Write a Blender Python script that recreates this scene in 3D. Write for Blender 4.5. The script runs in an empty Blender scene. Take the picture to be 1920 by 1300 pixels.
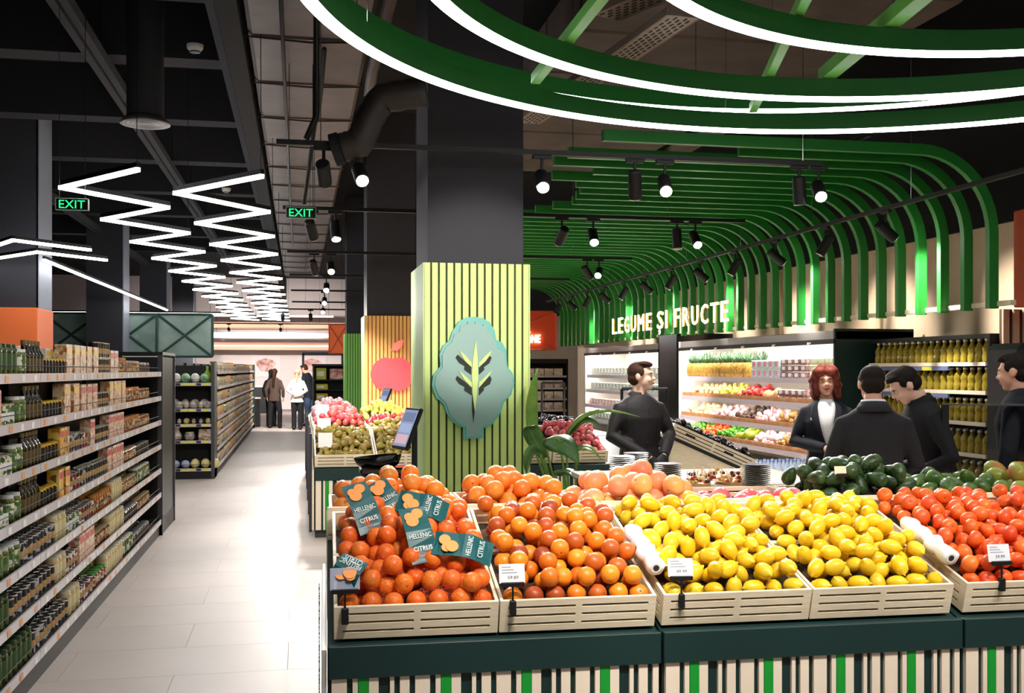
import bpy, bmesh, math, random
import numpy as np
from mathutils import Vector, Matrix, Euler
R = math.radians
scene = bpy.context.scene
C = scene.collection
rnd = random.Random(7)

# ------------------------------------------------------------------ camera, world, exposure
TH = math.atan(400 / 2000)
cam = bpy.data.cameras.new('camera')
cam.sensor_width = 36; cam.lens = 37.5; cam.shift_y = 44 / 1920
cam.clip_start = .05; cam.clip_end = 200
co = bpy.data.objects.new('camera', cam); C.objects.link(co)
co.location = (0, 0, 1.65); co.rotation_euler = (R(90), 0, -TH)
scene.camera = co
w = bpy.data.worlds.new('world'); scene.world = w; w.use_nodes = True
w.node_tree.nodes['Background'].inputs[0].default_value = (.9, .92, 1, 1)
w.node_tree.nodes['Background'].inputs[1].default_value = .03
vs = scene.view_settings
vs.view_transform = 'Standard'; vs.look = 'None'; vs.gamma = 1; vs.use_curve_mapping = False
vs.exposure = .62
SPOT_W = 170          # watt of one track spot

# ------------------------------------------------------------------ materials
def col(h):
    h = h.lstrip('#')
    return tuple(((c / 12.92) if c <= .04045 else ((c + .055) / 1.055) ** 2.4) for c in (int(h[i:i + 2], 16) / 255 for i in (0, 2, 4))) + (1,)
MATS = {}
def mat(name, c='#888888', rough=.5, metal=0, emit=0, alpha=1, bump=0, bscale=60, spots=None, c2=None, c3=None, vary=0,
        nscale=6, trans=0, sss=0, hi=.62, lo=.38, spec=.5, obrand=False, ior=1.45, stretch=None):
    """c..c2(..c3) mixed by noise in object space, or by the object's own random number (obrand)."""
    if name in MATS: return MATS[name]
    m = bpy.data.materials.new(name); m.use_nodes = True; MATS[name] = m
    nt = m.node_tree; p = nt.nodes['Principled BSDF']; N = nt.nodes.new; L = nt.links.new
    cc = col(c)
    p.inputs['Base Color'].default_value = cc
    p.inputs['Roughness'].default_value = rough; p.inputs['Metallic'].default_value = metal
    p.inputs['IOR'].default_value = ior
    p.inputs['Specular IOR Level'].default_value = spec
    if trans: p.inputs['Transmission Weight'].default_value = trans
    if alpha < 1: p.inputs['Alpha'].default_value = alpha
    if emit:
        p.inputs['Emission Color'].default_value = cc; p.inputs['Emission Strength'].default_value = emit
    m.diffuse_color = cc
    tc = None
    if c2 or bump or vary:
        tc = N('ShaderNodeTexCoord')
        src = tc.outputs['Object']
        if stretch:
            mp = N('ShaderNodeMapping'); mp.inputs['Scale'].default_value = stretch; L(src, mp.inputs[0]); src = mp.outputs[0]
    last = None
    if c2:
        ramp = N('ShaderNodeValToRGB'); e = ramp.color_ramp.elements
        if obrand:
            oi = N('ShaderNodeObjectInfo'); L(oi.outputs['Random'], ramp.inputs[0])
            e[0].position = 0; e[1].position = 1
        else:
            nz = N('ShaderNodeTexNoise'); nz.inputs['Scale'].default_value = nscale; nz.inputs['Detail'].default_value = 3
            L(src, nz.inputs['Vector']); L(nz.outputs[0], ramp.inputs[0])
            e[0].position = lo; e[1].position = hi
        e[0].color = cc; e[1].color = col(c2)
        if c3:
            k = e.new((e[0].position + e[1].position) / 2); k.color = col(c3)
        last = ramp.outputs[0]
    if vary:
        oi = N('ShaderNodeObjectInfo'); hs = N('ShaderNodeHueSaturation')
        mr = N('ShaderNodeMapRange'); mr.inputs[3].default_value = 1 - vary; mr.inputs[4].default_value = 1 + vary
        L(oi.outputs['Random'], mr.inputs[0]); L(mr.outputs[0], hs.inputs['Value'])
        mr2 = N('ShaderNodeMapRange'); mr2.inputs[3].default_value = .5 - vary * .06; mr2.inputs[4].default_value = .5 + vary * .06
        mu = N('ShaderNodeMath'); mu.operation = 'MULTIPLY'; mu.inputs[1].default_value = 7.31
        fr = N('ShaderNodeMath'); fr.operation = 'FRACT'
        L(oi.outputs['Random'], mu.inputs[0]); L(mu.outputs[0], fr.inputs[0]); L(fr.outputs[0], mr2.inputs[0]); L(mr2.outputs[0], hs.inputs['Hue'])
        hs.inputs['Color'].default_value = cc
        if last: L(last, hs.inputs['Color'])
        last = hs.outputs[0]
    if last: L(last, p.inputs['Base Color'])
    if bump:
        nb = N('ShaderNodeTexNoise'); nb.inputs['Scale'].default_value = bscale; nb.inputs['Detail'].default_value = 2
        L(src, nb.inputs['Vector'])
        b = N('ShaderNodeBump'); b.inputs['Strength'].default_value = bump; b.inputs['Distance'].default_value = .004
        L(nb.outputs[0], b.inputs['Height']); L(b.outputs[0], p.inputs['Normal'])
    if sss:
        p.inputs['Subsurface Weight'].default_value = sss; p.inputs['Subsurface Scale'].default_value = .01
        p.inputs['Subsurface Radius'].default_value = (1, .4, .2)
    return m
def emis(name, c, s):
    if name in MATS: return MATS[name]
    m = bpy.data.materials.new(name); m.use_nodes = True; MATS[name] = m
    nt = m.node_tree; nt.nodes.clear()
    e = nt.nodes.new('ShaderNodeEmission'); o = nt.nodes.new('ShaderNodeOutputMaterial')
    e.inputs[0].default_value = col(c); e.inputs[1].default_value = s; nt.links.new(e.outputs[0], o.inputs[0])
    return m
def printmat(name, cols, scale=18, rough=.45, big=0):
    """printed packaging: voronoi cells of several flat inks"""
    if name in MATS: return MATS[name]
    m = mat(name, cols[0], rough); nt = m.node_tree; N = nt.nodes.new; L = nt.links.new
    tc = N('ShaderNodeTexCoord'); v = N('ShaderNodeTexVoronoi'); v.inputs['Scale'].default_value = scale
    oi = N('ShaderNodeObjectInfo'); ad = N('ShaderNodeVectorMath'); ad.operation = 'ADD'
    L(tc.outputs['Object'], ad.inputs[0]); L(oi.outputs['Random'], ad.inputs[1])
    L(ad.outputs[0], v.inputs['Vector'])
    sx = N('ShaderNodeSeparateColor'); L(v.outputs['Color'], sx.inputs[0])
    r = N('ShaderNodeValToRGB'); r.color_ramp.interpolation = 'CONSTANT'; L(sx.outputs[0], r.inputs[0])
    e = r.color_ramp.elements
    e[0].color = col(cols[0]); e[1].position = 1 / len(cols); e[1].color = col(cols[1])
    for i, c in enumerate(cols[2:], 2):
        k = e.new(i / len(cols)); k.color = col(c)
    L(r.outputs[0], nt.nodes['Principled BSDF'].inputs['Base Color'])
    return m

# ------------------------------------------------------------------ mesh building
class MB:
    def __init__(s): s.v = []; s.f = []; s.m = []
    def add(s, vs_, fs, mi=0):
        o = len(s.v); s.v += [tuple(x) for x in vs_]; s.f += [tuple(i + o for i in f) for f in fs]; s.m += [mi] * len(fs); return s
    def box(s, x0, x1, y0, y1, z0, z1, mi=0, mtx=None):
        v = [(x, y, z) for x in (x0, x1) for y in (y0, y1) for z in (z0, z1)]
        if mtx: v = [mtx @ Vector(p) for p in v]
        return s.add(v, [(0, 1, 3, 2), (4, 6, 7, 5), (0, 4, 5, 1), (2, 3, 7, 6), (0, 2, 6, 4), (1, 5, 7, 3)], mi)
    def rbox(s, x0, x1, y0, y1, z0, z1, b=.004, mi=0, mtx=None):
        bm = bmesh.new(); bmesh.ops.create_cube(bm, size=1)
        for q in bm.verts: q.co = Vector(((x0 + x1) / 2 + q.co.x * (x1 - x0), (y0 + y1) / 2 + q.co.y * (y1 - y0), (z0 + z1) / 2 + q.co.z * (z1 - z0)))
        bmesh.ops.bevel(bm, geom=bm.edges[:], offset=b, segments=1, affect='EDGES')
        bm.verts.index_update()
        v = [mtx @ q.co if mtx else q.co for q in bm.verts]; f = [[q.index for q in k.verts] for k in bm.faces]
        bm.free(); return s.add(v, f, mi)
    def loft(s, secs, mi=0, cap=True, closed=False):
        """secs: list of rings (equal length lists of points)"""
        n = len(secs[0]); o = len(s.v)
        for r in secs: s.v += [tuple(p) for p in r]
        k = len(secs); fs = []
        for i in range(k if closed else k - 1):
            j = (i + 1) % k
            for a in range(n):
                b = (a + 1) % n
                fs.append((o + i * n + a, o + i * n + b, o + j * n + b, o + j * n + a))
        if cap and not closed:
            fs.append(tuple(o + a for a in reversed(range(n)))); fs.append(tuple(o + (k - 1) * n + a for a in range(n)))
        s.f += fs; s.m += [mi] * len(fs); return s
    def tube(s, pts, rad, n=8, mi=0, cap=True, flat=1.0, up=None):
        """round tube along points, rad number or list; flat squashes along second axis"""
        P = [Vector(p) for p in pts]
        if not isinstance(rad, (list, tuple)): rad = [rad] * len(P)
        secs = []; a = None
        for i, p in enumerate(P):
            t = (P[min(i + 1, len(P) - 1)] - P[max(i - 1, 0)]).normalized()
            if a is None:
                u = Vector(up) if up else (Vector((0, 0, 1)) if abs(t.z) < .9 else Vector((1, 0, 0)))
                a = t.cross(u).normalized()
            else: a = (a - t * a.dot(t)).normalized()
            b = t.cross(a)
            r = rad[i]
            ra, rb = r if isinstance(r, (list, tuple)) else (r, r * flat)
            secs.append([p + a * ra * math.cos(2 * math.pi * k / n) + b * rb * math.sin(2 * math.pi * k / n) for k in range(n)])
        return s.loft(secs, mi, cap)
    def cyl(s, p0, p1, r0, r1=None, n=12, mi=0): return s.tube([p0, p1], [r0, r0 if r1 is None else r1], n, mi)
    def lathe(s, prof, n=14, mi=0, mis=None, mtx=None):
        """prof: (r,z) from bottom to top, axis z; mis: material per segment"""
        o = len(s.v); k = len(prof)
        for r, z in prof:
            for a in range(n):
                p = Vector((r * math.cos(2 * math.pi * a / n), r * math.sin(2 * math.pi * a / n), z))
                s.v.append(tuple(mtx @ p if mtx else p))
        for i in range(k - 1):
            for a in range(n):
                b = (a + 1) % n
                s.f.append((o + i * n + a, o + i * n + b, o + (i + 1) * n + b, o + (i + 1) * n + a)); s.m.append(mis[i] if mis else mi)
        s.f.append(tuple(o + a for a in reversed(range(n)))); s.m.append(mis[0] if mis else mi)
        s.f.append(tuple(o + (k - 1) * n + a for a in range(n))); s.m.append(mis[-1] if mis else mi)
        return s
    def ell(s, c, r, n=12, m=8, mi=0, mtx=None):
        c = Vector(c); r = (r, r, r) if not isinstance(r, (tuple, list)) else r
        prof = [(math.sin(math.pi * i / m), -math.cos(math.pi * i / m)) for i in range(m + 1)]
        prof[0] = (1e-4, -1); prof[-1] = (1e-4, 1)
        o = len(s.v)
        for q, z in prof:
            for a in range(n):
                p = Vector((c.x + r[0] * q * math.cos(2 * math.pi * a / n), c.y + r[1] * q * math.sin(2 * math.pi * a / n), c.z + r[2] * z))
                s.v.append(tuple(mtx @ p if mtx else p))
        for i in range(m):
            for a in range(n):
                b = (a + 1) % n
                s.f.append((o + i * n + a, o + i * n + b, o + (i + 1) * n + b, o + (i + 1) * n + a)); s.m.append(mi)
        return s
    def prism(s, poly, depth, mi=0, mtx=None):
        """polygon in xz, extruded in y from 0 to depth"""
        n = len(poly); v = [Vector((x, 0, z)) for x, z in poly] + [Vector((x, depth, z)) for x, z in poly]
        if mtx: v = [mtx @ p for p in v]
        fs = [tuple(range(n)), tuple(range(2 * n - 1, n - 1, -1))] + [(i, i + n, (i + 1) % n + n, (i + 1) % n) for i in range(n)]
        return s.add(v, fs, mi)
    def mesh(s, name, mats, smooth=False):
        me = bpy.data.meshes.new(name); me.from_pydata(s.v, [], s.f)
        for m in (mats if isinstance(mats, (list, tuple)) else [mats]): me.materials.append(m)
        me.polygons.foreach_set('material_index', s.m)
        if smooth: me.polygons.foreach_set('use_smooth', [True] * len(s.f))
        bm = bmesh.new(); bm.from_mesh(me); bmesh.ops.recalc_face_normals(bm, faces=bm.faces[:]); bm.to_mesh(me); bm.free()
        if smooth == 'angle': me.set_sharp_from_angle(angle=R(38))
        me.update(); return me

def link(name, data, parent=None, loc=(0, 0, 0), rot=(0, 0, 0), label=None, cat=None, group=None, kind=None, scale=None):
    o = bpy.data.objects.new(name, data); C.objects.link(o)
    if parent: o.parent = parent
    o.location = loc; o.rotation_euler = rot
    if scale: o.scale = (scale,) * 3 if not isinstance(scale, (tuple, list)) else scale
    if label: o['label'] = label
    if cat: o['category'] = cat
    if group: o['group'] = group
    if kind: o['kind'] = kind
    return o
def thing(name, label, cat, loc=(0, 0, 0), rz=0, group=None): return link(name, None, None, loc, (0, 0, rz), label, cat, group)
def part(name, mb, mats, parent, smooth=False, **k): return link(name, mb.mesh(name, mats, smooth), parent, **k)
def struct(name, mb, mats, smooth=False, parent=None, **k): return link(name, mb.mesh(name, mats, smooth), parent, kind='structure', **k)
def copytree(o, loc=None, rot=None, parent=None, label=None, group=None):
    c = o.copy(); C.objects.link(c); c.parent = parent
    if loc is not None: c.location = loc
    if rot is not None: c.rotation_euler = rot
    if label: c['label'] = label
    if group: c['group'] = group
    for ch in o.children: copytree(ch, parent=c)
    return c
_fc = {}
def textmesh(s, width=None, height=None, ext=.002, m=None, align='CENTER'):
    """text as mesh standing in the xz plane, centred, facing -y"""
    key = (s, width, height, ext, m.name)
    if key in _fc: return _fc[key]
    cu = bpy.data.curves.new('lettering', 'FONT'); cu.body = s; cu.size = 1; cu.extrude = 0; cu.resolution_u = 2
    cu.align_x = 'LEFT'
    o = bpy.data.objects.new('lettering', cu); C.objects.link(o)
    dg = bpy.context.evaluated_depsgraph_get(); dg.update()
    me = bpy.data.meshes.new_from_object(o.evaluated_get(dg))
    bpy.data.objects.remove(o); bpy.data.curves.remove(cu)
    bm = bmesh.new(); bm.from_mesh(me)
    xs = [v.co.x for v in bm.verts]; ys = [v.co.y for v in bm.verts]
    if xs:
        x0, x1, y0, y1 = min(xs), max(xs), min(ys), max(ys)
        sy = (height / (y1 - y0)) if height else None
        sx = (width / (x1 - x0)) if width else None
        sx = sx or sy; sy = sy or sx
        r = bmesh.ops.extrude_face_region(bm, geom=bm.faces[:])
        nv = {g for g in r['geom'] if isinstance(g, bmesh.types.BMVert)}
        for v in bm.verts:
            v.co = Vector(((v.co.x - (x0 + x1) / 2) * sx, -ext if v in nv else 0, (v.co.y - (y0 + y1) / 2) * sy))
        bmesh.ops.recalc_face_normals(bm, faces=bm.faces[:])
    bm.to_mesh(me); bm.free(); me.materials.clear(); me.materials.append(m); me.name = 'lettering'
    _fc[key] = me
    return me

# ------------------------------------------------------------------ shared materials
M_green = mat('canopy green paint', '#14631f', .45)
M_led = emis('led white', '#ffffff', 7)
M_zled = emis('zigzag led white', '#ffffff', 15)
M_black = mat('matt black', '#0c0c0d', .55)
M_blackgl = mat('gloss black', '#08090a', .15)
M_dkgrey = mat('column dark grey', '#33343a', .75, bump=.05)
M_ceil = mat('ceiling soot black', '#0e0e10', .95)
M_beam = mat('ceiling beam', '#232328', .9)
def ordn(i):
    return '%d%s' % (i, 'th' if 10 < i % 100 < 14 else {1: 'st', 2: 'nd', 3: 'rd'}.get(i % 10, 'th'))
M_ply = mat('pale plywood', '#f0e3c8', .5, c2='#e6d5b4', nscale=5, stretch=(2, 2, 26))
M_dkgreen = mat('display dark green', '#12302e', .45)
M_cream = mat('batten cream', '#f1e2cc', .55)
M_bgreen = mat('batten green', '#0e9a2f', .5)
M_chrome = mat('bright metal', '#d8d8da', .25, 1)
M_steel = mat('shelf rail plastic', '#cfc8cf', .35)
M_white = mat('white plastic', '#f2f1ee', .4)
M_paper = mat('paper white', '#f7f6f3', .6)
M_ink = mat('ink', '#26282c', .6)
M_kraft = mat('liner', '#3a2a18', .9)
# ================================================================== setting
def tilefloor():
    fm = mat('floor stoneware', '#cbbfb7', .45, c2='#c3b7af', nscale=1.3, lo=.3, hi=.7)
    gm = mat('floor joint', '#b5aca4', .8)
    fl = struct('floor', MB().box(-16, 9, -5, 46, -.12, -.003), gm)
    t = MB().box(.0015, 1.1985, .0015, .5985, -.003, 0).mesh('floor_tile', fm)
    for i in range(-1, 3):
        for j in range(0, 70):
            y = 3.6 + j * .6
            if y > 44: break
            link('floor_tile', t, fl, (-1.26 + i * 1.2 - (.6 if j % 2 else 0), y, 0))
    rest = MB(); k = 0
    for (x0, x1, y0, y1) in ((-16, -3.06, -5, 46), (3.0, 9, -5, 46), (-3.06, 3.0, -5, 3.6)):
        nx, ny = max(1, round((x1 - x0) / 1.2)), max(1, round((y1 - y0) / .6))
        rest.box(x0, x1, y0, y1, -.003, 0)
    link('floor_tile_field', rest.mesh('floor_tile_field', fm), fl, kind='stuff')
tilefloor()
CZ = 5.5
struct('ceiling', MB().box(-16, 9, -5, 46, CZ, CZ + .2), M_ceil)
M_beige = mat('wall beige', '#cdb89c', .8, c2='#c3ac8f', nscale=1.2)
struct('wall_right', MB().box(6.6, 6.8, -5, 46, 0, 3.05), M_beige)
struct('wall_right_upper', MB().box(6.55, 6.8, -5, 46, 3.05, CZ), M_ceil)
struct('wall_left', MB().box(-16.2, -16, -5, 46, 0, CZ), mat('wall grey', '#55565c', .8))
struct('wall_back', MB().box(-16, 6.6, 45.8, 46, 0, CZ), mat('wall back white', '#efe3e2', .7))
struct('wall_front', MB().box(-16, 6.6, -5.2, -5, 0, CZ), mat('wall grey', '#55565c', .8))
# wall panel seams on the right wall, between the slats
for k, y in enumerate((8.6, 11.2, 13.8, 16.4, 19.0)):
    struct('trim_%d' % (k + 1), MB().rbox(6.55, 6.61, y, y + .16, 1.8, 3.0, .01), mat('pipe beige', '#bfa98c', .7))

# ceiling beams over the left aisles
for i, y in enumerate((7.2, 9.3, 11.4, 14.2, 17, 20, 23, 26.5, 30)):
    b = struct('ceiling_beam', MB().box(-16, -.6, y, y + .35, 4.85, CZ), M_beam)
for i, x in enumerate((-4.3, -1.98, -.74)):
    b = thing('cable_tray', ['perforated cable tray under the ceiling, farthest left', 'grey twin-rail cable tray left of the round vent pipe', 'grey twin-rail cable tray beside the insulated duct'][i], 'cable tray', (x, 4, 4.6), group='cable trays under the dark ceiling')
    for s in (0, .1): part('tray_rail', MB().box(s, s + .07, 0, 28, 0, .1), mat('tray grey', '#2c2c30', .9), b)
    part('tray_bed', MB().box(.07, .1, 0, 28, .05, .08), M_black, b)
    for y in range(1, 28, 3): part('hanger', MB().cyl((.085, y, .08), (.085, y, .9), .008, n=6), M_black, b)
# dark bulkhead block
struct('ceiling_bulkhead', MB().box(-.60, -.44, 4.0, 40, 4.3, CZ), M_ceil)

# insulated rectangular duct
d = thing('insulated_duct', 'brown foil-wrapped rectangular air duct with dark straps along the ceiling', 'duct', (-.39, 4.5, 4.28))
M_duct = mat('duct wrap', '#55463f', .6, c2='#463a35', nscale=3, bump=.35, bscale=4)
M_strap = mat('duct strap', '#241d1b', .7)
n = 19
for j in range(n): part('duct_section', MB().rbox(0, .95, j * 1.37 + .008, j * 1.37 + 1.362, 0, .5, .035), M_duct, d)
for j in range(n):
    part('strap', MB().tube([(-.015, j * 1.37, .5), (-.015, j * 1.37 + .02, -.006), (.48, j * 1.37 + .04, -.02), (.965, j * 1.37, -.006), (.965, j * 1.37, .5)], .009, 5), M_strap, d)
# second wide duct to the right, higher
d = thing('wide_duct', 'brown sheet-metal duct behind the green rings', 'duct', (2.2, 7, 4.35))
for j in range(6): part('duct_section', MB().rbox(0, 2.6, j * 1.2 + .01, j * 1.2 + 1.19, 0, .5, .03), M_duct, d)
# conduits under the insulated duct
def conduit(label, pts, r=.022, m=None):
    return link('conduit_pipe', MB().tube(pts, r, 6).mesh('conduit_pipe', m or M_black, True), label=label, cat='pipe', group='pipes under the ceiling')
conduit('thin black conduit dropping from the duct to the first spotlight rail', [(.12, 5.4, 4.22), (.12, 7.2, 4.22), (.12, 7.42, 4.1), (.12, 7.48, 3.4), (.05, 7.48, 3.24)])
conduit('long thin conduit running along the brown duct', [(-.12, 4.6, 4.2), (-.12, 12, 4.2), (-.12, 13, 4.16), (-.12, 22, 4.16)], .016)
conduit('conduit bending down to the second spotlight rail', [(.2, 8.6, 4.2), (.2, 10.2, 4.2), (.15, 10.48, 4.0), (.05, 10.5, 3.25)], .02)
conduit('pale pipe beside the round flexible duct', [(.62, 4.4, 4.2), (.62, 9.2, 4.2), (.62, 9.6, 4.1)], .05, M_duct)
jb = thing('junction_box', 'small white-edged black junction box on the brown duct', 'junction box', (-.2, 6.6, 4.12))
part('box_body', MB().rbox(-.08, .08, -.06, .06, 0, .1, .01), M_black, jb); part('box_lid', MB().rbox(-.08, .08, -.06, .06, -.03, 0, .005), M_white, jb)
# S-shaped flexible duct
fd = thing('flexible_duct', 'dark S-bent flexible round air duct left of the main column', 'duct', (0, 0, 0))
pts = []
for i in range(26):
    t = i / 25
    a_ = np.interp(t, [0, .3, .55, .75, 1], [640, 675, 692, 715, 800]); b_ = np.interp(t, [0, .3, .55, .75, 1], [278, 268, 225, 185, 172]); dd_ = 7.4; l_ = (a_ - 960) / 2000 * dd_
    pts.append((l_ * math.cos(TH) + dd_ * math.sin(TH), dd_ * math.cos(TH) - l_ * math.sin(TH), 1.65 + (694 - b_) * dd_ / 2000))
part('duct_hose', MB().tube(pts, [.1 + .006 * (i % 2) for i in range(26)], 16), mat('flex duct', '#33302f', .5), fd, True)
part('duct_collar', MB().cyl(pts[0], Vector(pts[0]) + (Vector(pts[0]) - Vector(pts[1])).normalized() * .06, .115, n=16), M_beam, fd)
# perforated trays on the right
for i, (x0, y0, x1, y1) in enumerate(((2.05, 7.0, 3.4, 4.0), (2.0, 9.3, 2.35, 6.3))):
    a = math.atan2(y1 - y0, x1 - x0); Lh = math.hypot(x1 - x0, y1 - y0)
    t = thing('perforated_tray', ['pale perforated cable tray above the big green ring', 'short perforated cable tray right of the column head'][i], 'cable tray', (x0, y0, 4.05 if i == 0 else 3.85), a)
    mt = mat('perforated tray metal', '#8a7a70', .5, .4)
    part('tray_bed', MB().box(0, Lh, -.11, .11, 0, .01), mt, t)
    for s in (-1, 1): part('tray_side', MB().box(0, Lh, s * .11 - .006, s * .11 + .006, 0, .05), mt, t)
    hole = MB().box(-.022, .022, -.006, .006, -.004, -.0005).mesh('perforation', M_black)
    for k in range(int(Lh / .08)):
        for j in (-.07, -.035, 0, .035, .07): link('perforation', hole, t, (k * .08 + .05 + (.04 if j in (-.035, .035) else 0), j, 0))

# vent pipe
vp = thing('vent_pipe', 'thick dark vertical vent pipe ending in a flared round diffuser', 'vent pipe', (-1.34, 9.96, 3.85))
M_pipe = mat('vent pipe grey', '#34363b', .5, .2)
part('pipe', MB().cyl((0, 0, .05), (0, 0, 1.65), .16, n=28), M_pipe, vp, 'angle')
pf = MB(); pf.lathe([(.16, .06), (.215, 0), (.215, -.012), (.185, -.006)], 28)
part('flange', pf, mat('vent flange', '#6a6461', .5, .3), vp, True)
for k, r_ in enumerate((.03, .07, .11, .15)):
    ringm = MB(); sec = []
    for i in range(24):
        a = 2 * math.pi * i / 24
        sec.append([(math.cos(a) * (r_ + x), math.sin(a) * (r_ + x), z) for x, z in ((0, .0), (.02, -.01), (.02, .0), (0, .01))])
    part('diffuser_ring', ringm.loft(sec, closed=True), mat('vent flange', '#6a6461'), vp, True)

# smoke detectors
for i, (x, y, z, lb) in enumerate(((-1.0, 10.9, 4.83, 'white round smoke detector right of the vent pipe'), (-1.25, 19.4, 4.83, 'small far smoke detector above the left zigzag light'))):
    t = thing('smoke_detector', lb, 'smoke detector', (x, y, z))
    part('housing', MB().lathe([(.05, -.05), (.075, -.02), (.08, .0), (.08, .02)], 16), M_white, t, 'angle')
    part('sensor_ring', MB().lathe([(.052, -.056), (.056, -.048)], 16), M_black, t)

# ------------------------------------------------------------------ green ring lamps
def ring(label, cx, cy, Rr, z, wdt=.062, h=.12, gm=M_green, n=144):
    t = thing('ring_lamp', label, 'ring lamp', (cx, cy, z), group='green ring lamps above the fruit island')
    def sweep(poly):
        return [[((Rr + x) * math.cos(2 * math.pi * i / n), (Rr + x) * math.sin(2 * math.pi * i / n), zz) for x, zz in poly] for i in range(n)]
    a, b = -wdt / 2, wdt / 2
    part('ring_body', MB().loft(sweep([(a, .018), (b, .018), (b, h), (a, h)]), closed=True), gm, t)
    part('led_strip', MB().loft(sweep([(a + .002, 0), (b - .002, 0), (b - .002, .018), (a + .002, .018)]), closed=True), M_led, t)
    for k in range(6):
        an = k * math.pi / 3 + .5
        part('hang_wire', MB().cyl((Rr * math.cos(an), Rr * math.sin(an), h), (Rr * math.cos(an), Rr * math.sin(an), CZ - z), .003, n=5), M_chrome, t)
    return t
ring('largest outer green ring lamp with white light under its rim', 2.66, 3.80, 2.73, 3.20)
ring('green ring lamp hung just inside and behind the outer ring', 2.64, 4.28, 2.735, 3.45)
ring('middle green ring lamp inside the outer ring', 2.61, 3.42, 2.28, 3.20)
ring('smallest green ring lamp, nearest at top right', 2.82, 2.95, 1.82, 3.20)
def bar(label, p0, p1, w_=.055, h=.06):
    p0, p1 = Vector(p0), Vector(p1); a = math.atan2(p1.y - p0.y, p1.x - p0.x)
    return link('ring_crossbar', MB().rbox(0, (p1 - p0).length, -w_ / 2, w_ / 2, 0, h, .003).mesh('ring_crossbar', mat('light green bar', '#62b04a', .4)), None, p0, (0, 0, a), label, 'crossbar', 'light green bars carrying the rings')
bar('slim light green bar at the left under the rings', (1.36, 6.10, 3.325), (1.34, 2.3, 3.325))
bar('slim light green bar in the middle under the rings', (2.9, 6.50, 3.325), (1.85, 3.2, 3.325), .05)
bar('thick pale green bar at the right under the rings', (3.0, 5.72, 3.325), (2.45, 2.4, 3.325), .085, .075)

# ------------------------------------------------------------------ slatted green canopy
cp = thing('slat_canopy', 'green ceiling canopy of curved slats bending down the right wall', 'canopy', (0, 0, 0))
tips = [2.29, 3.55, 2.19, 2.15, 2.6, 2.3, 2.62, 2.75, 2.8, 2.85, 2.72, 2.6, 2.5, 2.4, 2.3, 2.5]
XS = 5.6; Z1 = 3.41; Z0 = 2.16; RC = .62
def slatmesh(x0):
    mb = MB(); path = [(x0, Z1)] + [(XS - RC + RC * math.sin(a), Z1 - RC + RC * math.cos(a)) for a in np.linspace(0, math.pi / 2, 12)] + [(XS, Z0)]
    secs = []; dp = .085; wy = .056
    for i, (x, z) in enumerate(path):
        a = Vector(path[min(i + 1, len(path) - 1)]) - Vector(path[max(i - 1, 0)]); a.normalize()
        nx, nz = -a.y, a.x      # outward (up / away)
        nx, nz = (a.y * -1, a.x)
        secs.append([(x, -wy / 2, z), (x, wy / 2, z), (x + nx * dp, wy / 2, z + nz * dp), (x + nx * dp, -wy / 2, z + nz * dp)])
    return mb.loft(secs).mesh('slat', M_slat)
M_slat = mat('slat green', '#1f7f2c', .5)
sm = {}
for i in range(44):
    t = tips[i] if i < len(tips) else 2.6 + .15 * ((i * 7) % 3)
    t = round(t, 2)
    if t not in sm: sm[t] = slatmesh(t)
    link('slat', sm[t], cp, (0, 7.90 + i * .3429, 0))
for x in (3.0, 4.4): part('carrier_rail', MB().box(x, x + .04, 7.7, 23.2, Z1 + .085, Z1 + .12), M_black, cp)
part('bottom_rail', MB().box(XS + .07, XS + .12, 7.7, 23.0, Z0 + .02, Z0 + .06), M_ply, cp)

# illuminated sign LEGUME SI FRUCTE
sg = thing('letter_sign', 'glowing white letters LEGUME ȘI FRUCTE on the green slats', 'sign', (5.5, 18.29, 2.285))
M_sign = emis('sign letters', '#fff6dc', 9)
M_side = mat('sign sides', '#c9a02f', .5, emit=.35)
txt = 'LEGUME SI FRUCTE'; wd = {'M': 1.25, 'I': .62, ' ': .5}
tot = sum(wd.get(c, 1) for c in txt); unit = 5.32 / tot; x = 0
for c in txt:
    wv = wd.get(c, 1) * unit
    if c != ' ':
        me = textmesh(c, wv * (.7 if c != 'I' else .32), .27, .006, M_sign)
        link('letter', me, sg, (-.03, -(x + wv / 2), .135), (0, 0, -math.pi / 2))
        me2 = textmesh(c, wv * (.7 if c != 'I' else .32), .27, .02, M_side)
        link('letter_side', me2, sg, (-.008, -(x + wv / 2), .135), (0, 0, -math.pi / 2))
    if c == 'S': link('comma_below', textmesh(',', .05, .07, .015, M_sign), sg, (-.03, -(x + wv / 2), -.05), (0, 0, -math.pi / 2))
    x += wv

# red box signs
M_redsign = mat('sign red orange', '#c9411f', .5, emit=.12)
def boxsign(label, x0, x1, y0, y1, z0, z1, m, word=None, face='x'):
    t = thing('box_sign', label, 'sign', (x0, y0, z0))
    part('panel', MB().rbox(0, x1 - x0, 0, y1 - y0, 0, z1 - z0, .01), m, t)
    fm_ = mat('sign frame orange', '#e0684a', .5)
    W_, Hh = x1 - x0, z1 - z0
    for (a, b) in (((0, 0), (W_, Hh)), ((W_, 0), (0, Hh)), ((0, 0), (W_, 0)), ((0, Hh), (W_, Hh)), ((0, 0), (0, Hh)), ((W_, 0), (W_, Hh))):
        part('brace', MB().tube([(a[0], -.01, a[1]), (b[0], -.01, b[1])], .014, 4), fm_, t)
    if word: link('lettering', textmesh(word, .55, .24, .02, M_sign), t, (1.36, -.02, .27))
    return t
boxsign('red hanging sign BĂCĂNIE, half hidden behind the column', 3.6, 5.60, 23.0, 23.2, 2.10, 2.95, M_redsign, 'BĂCĂNIE')
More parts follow.
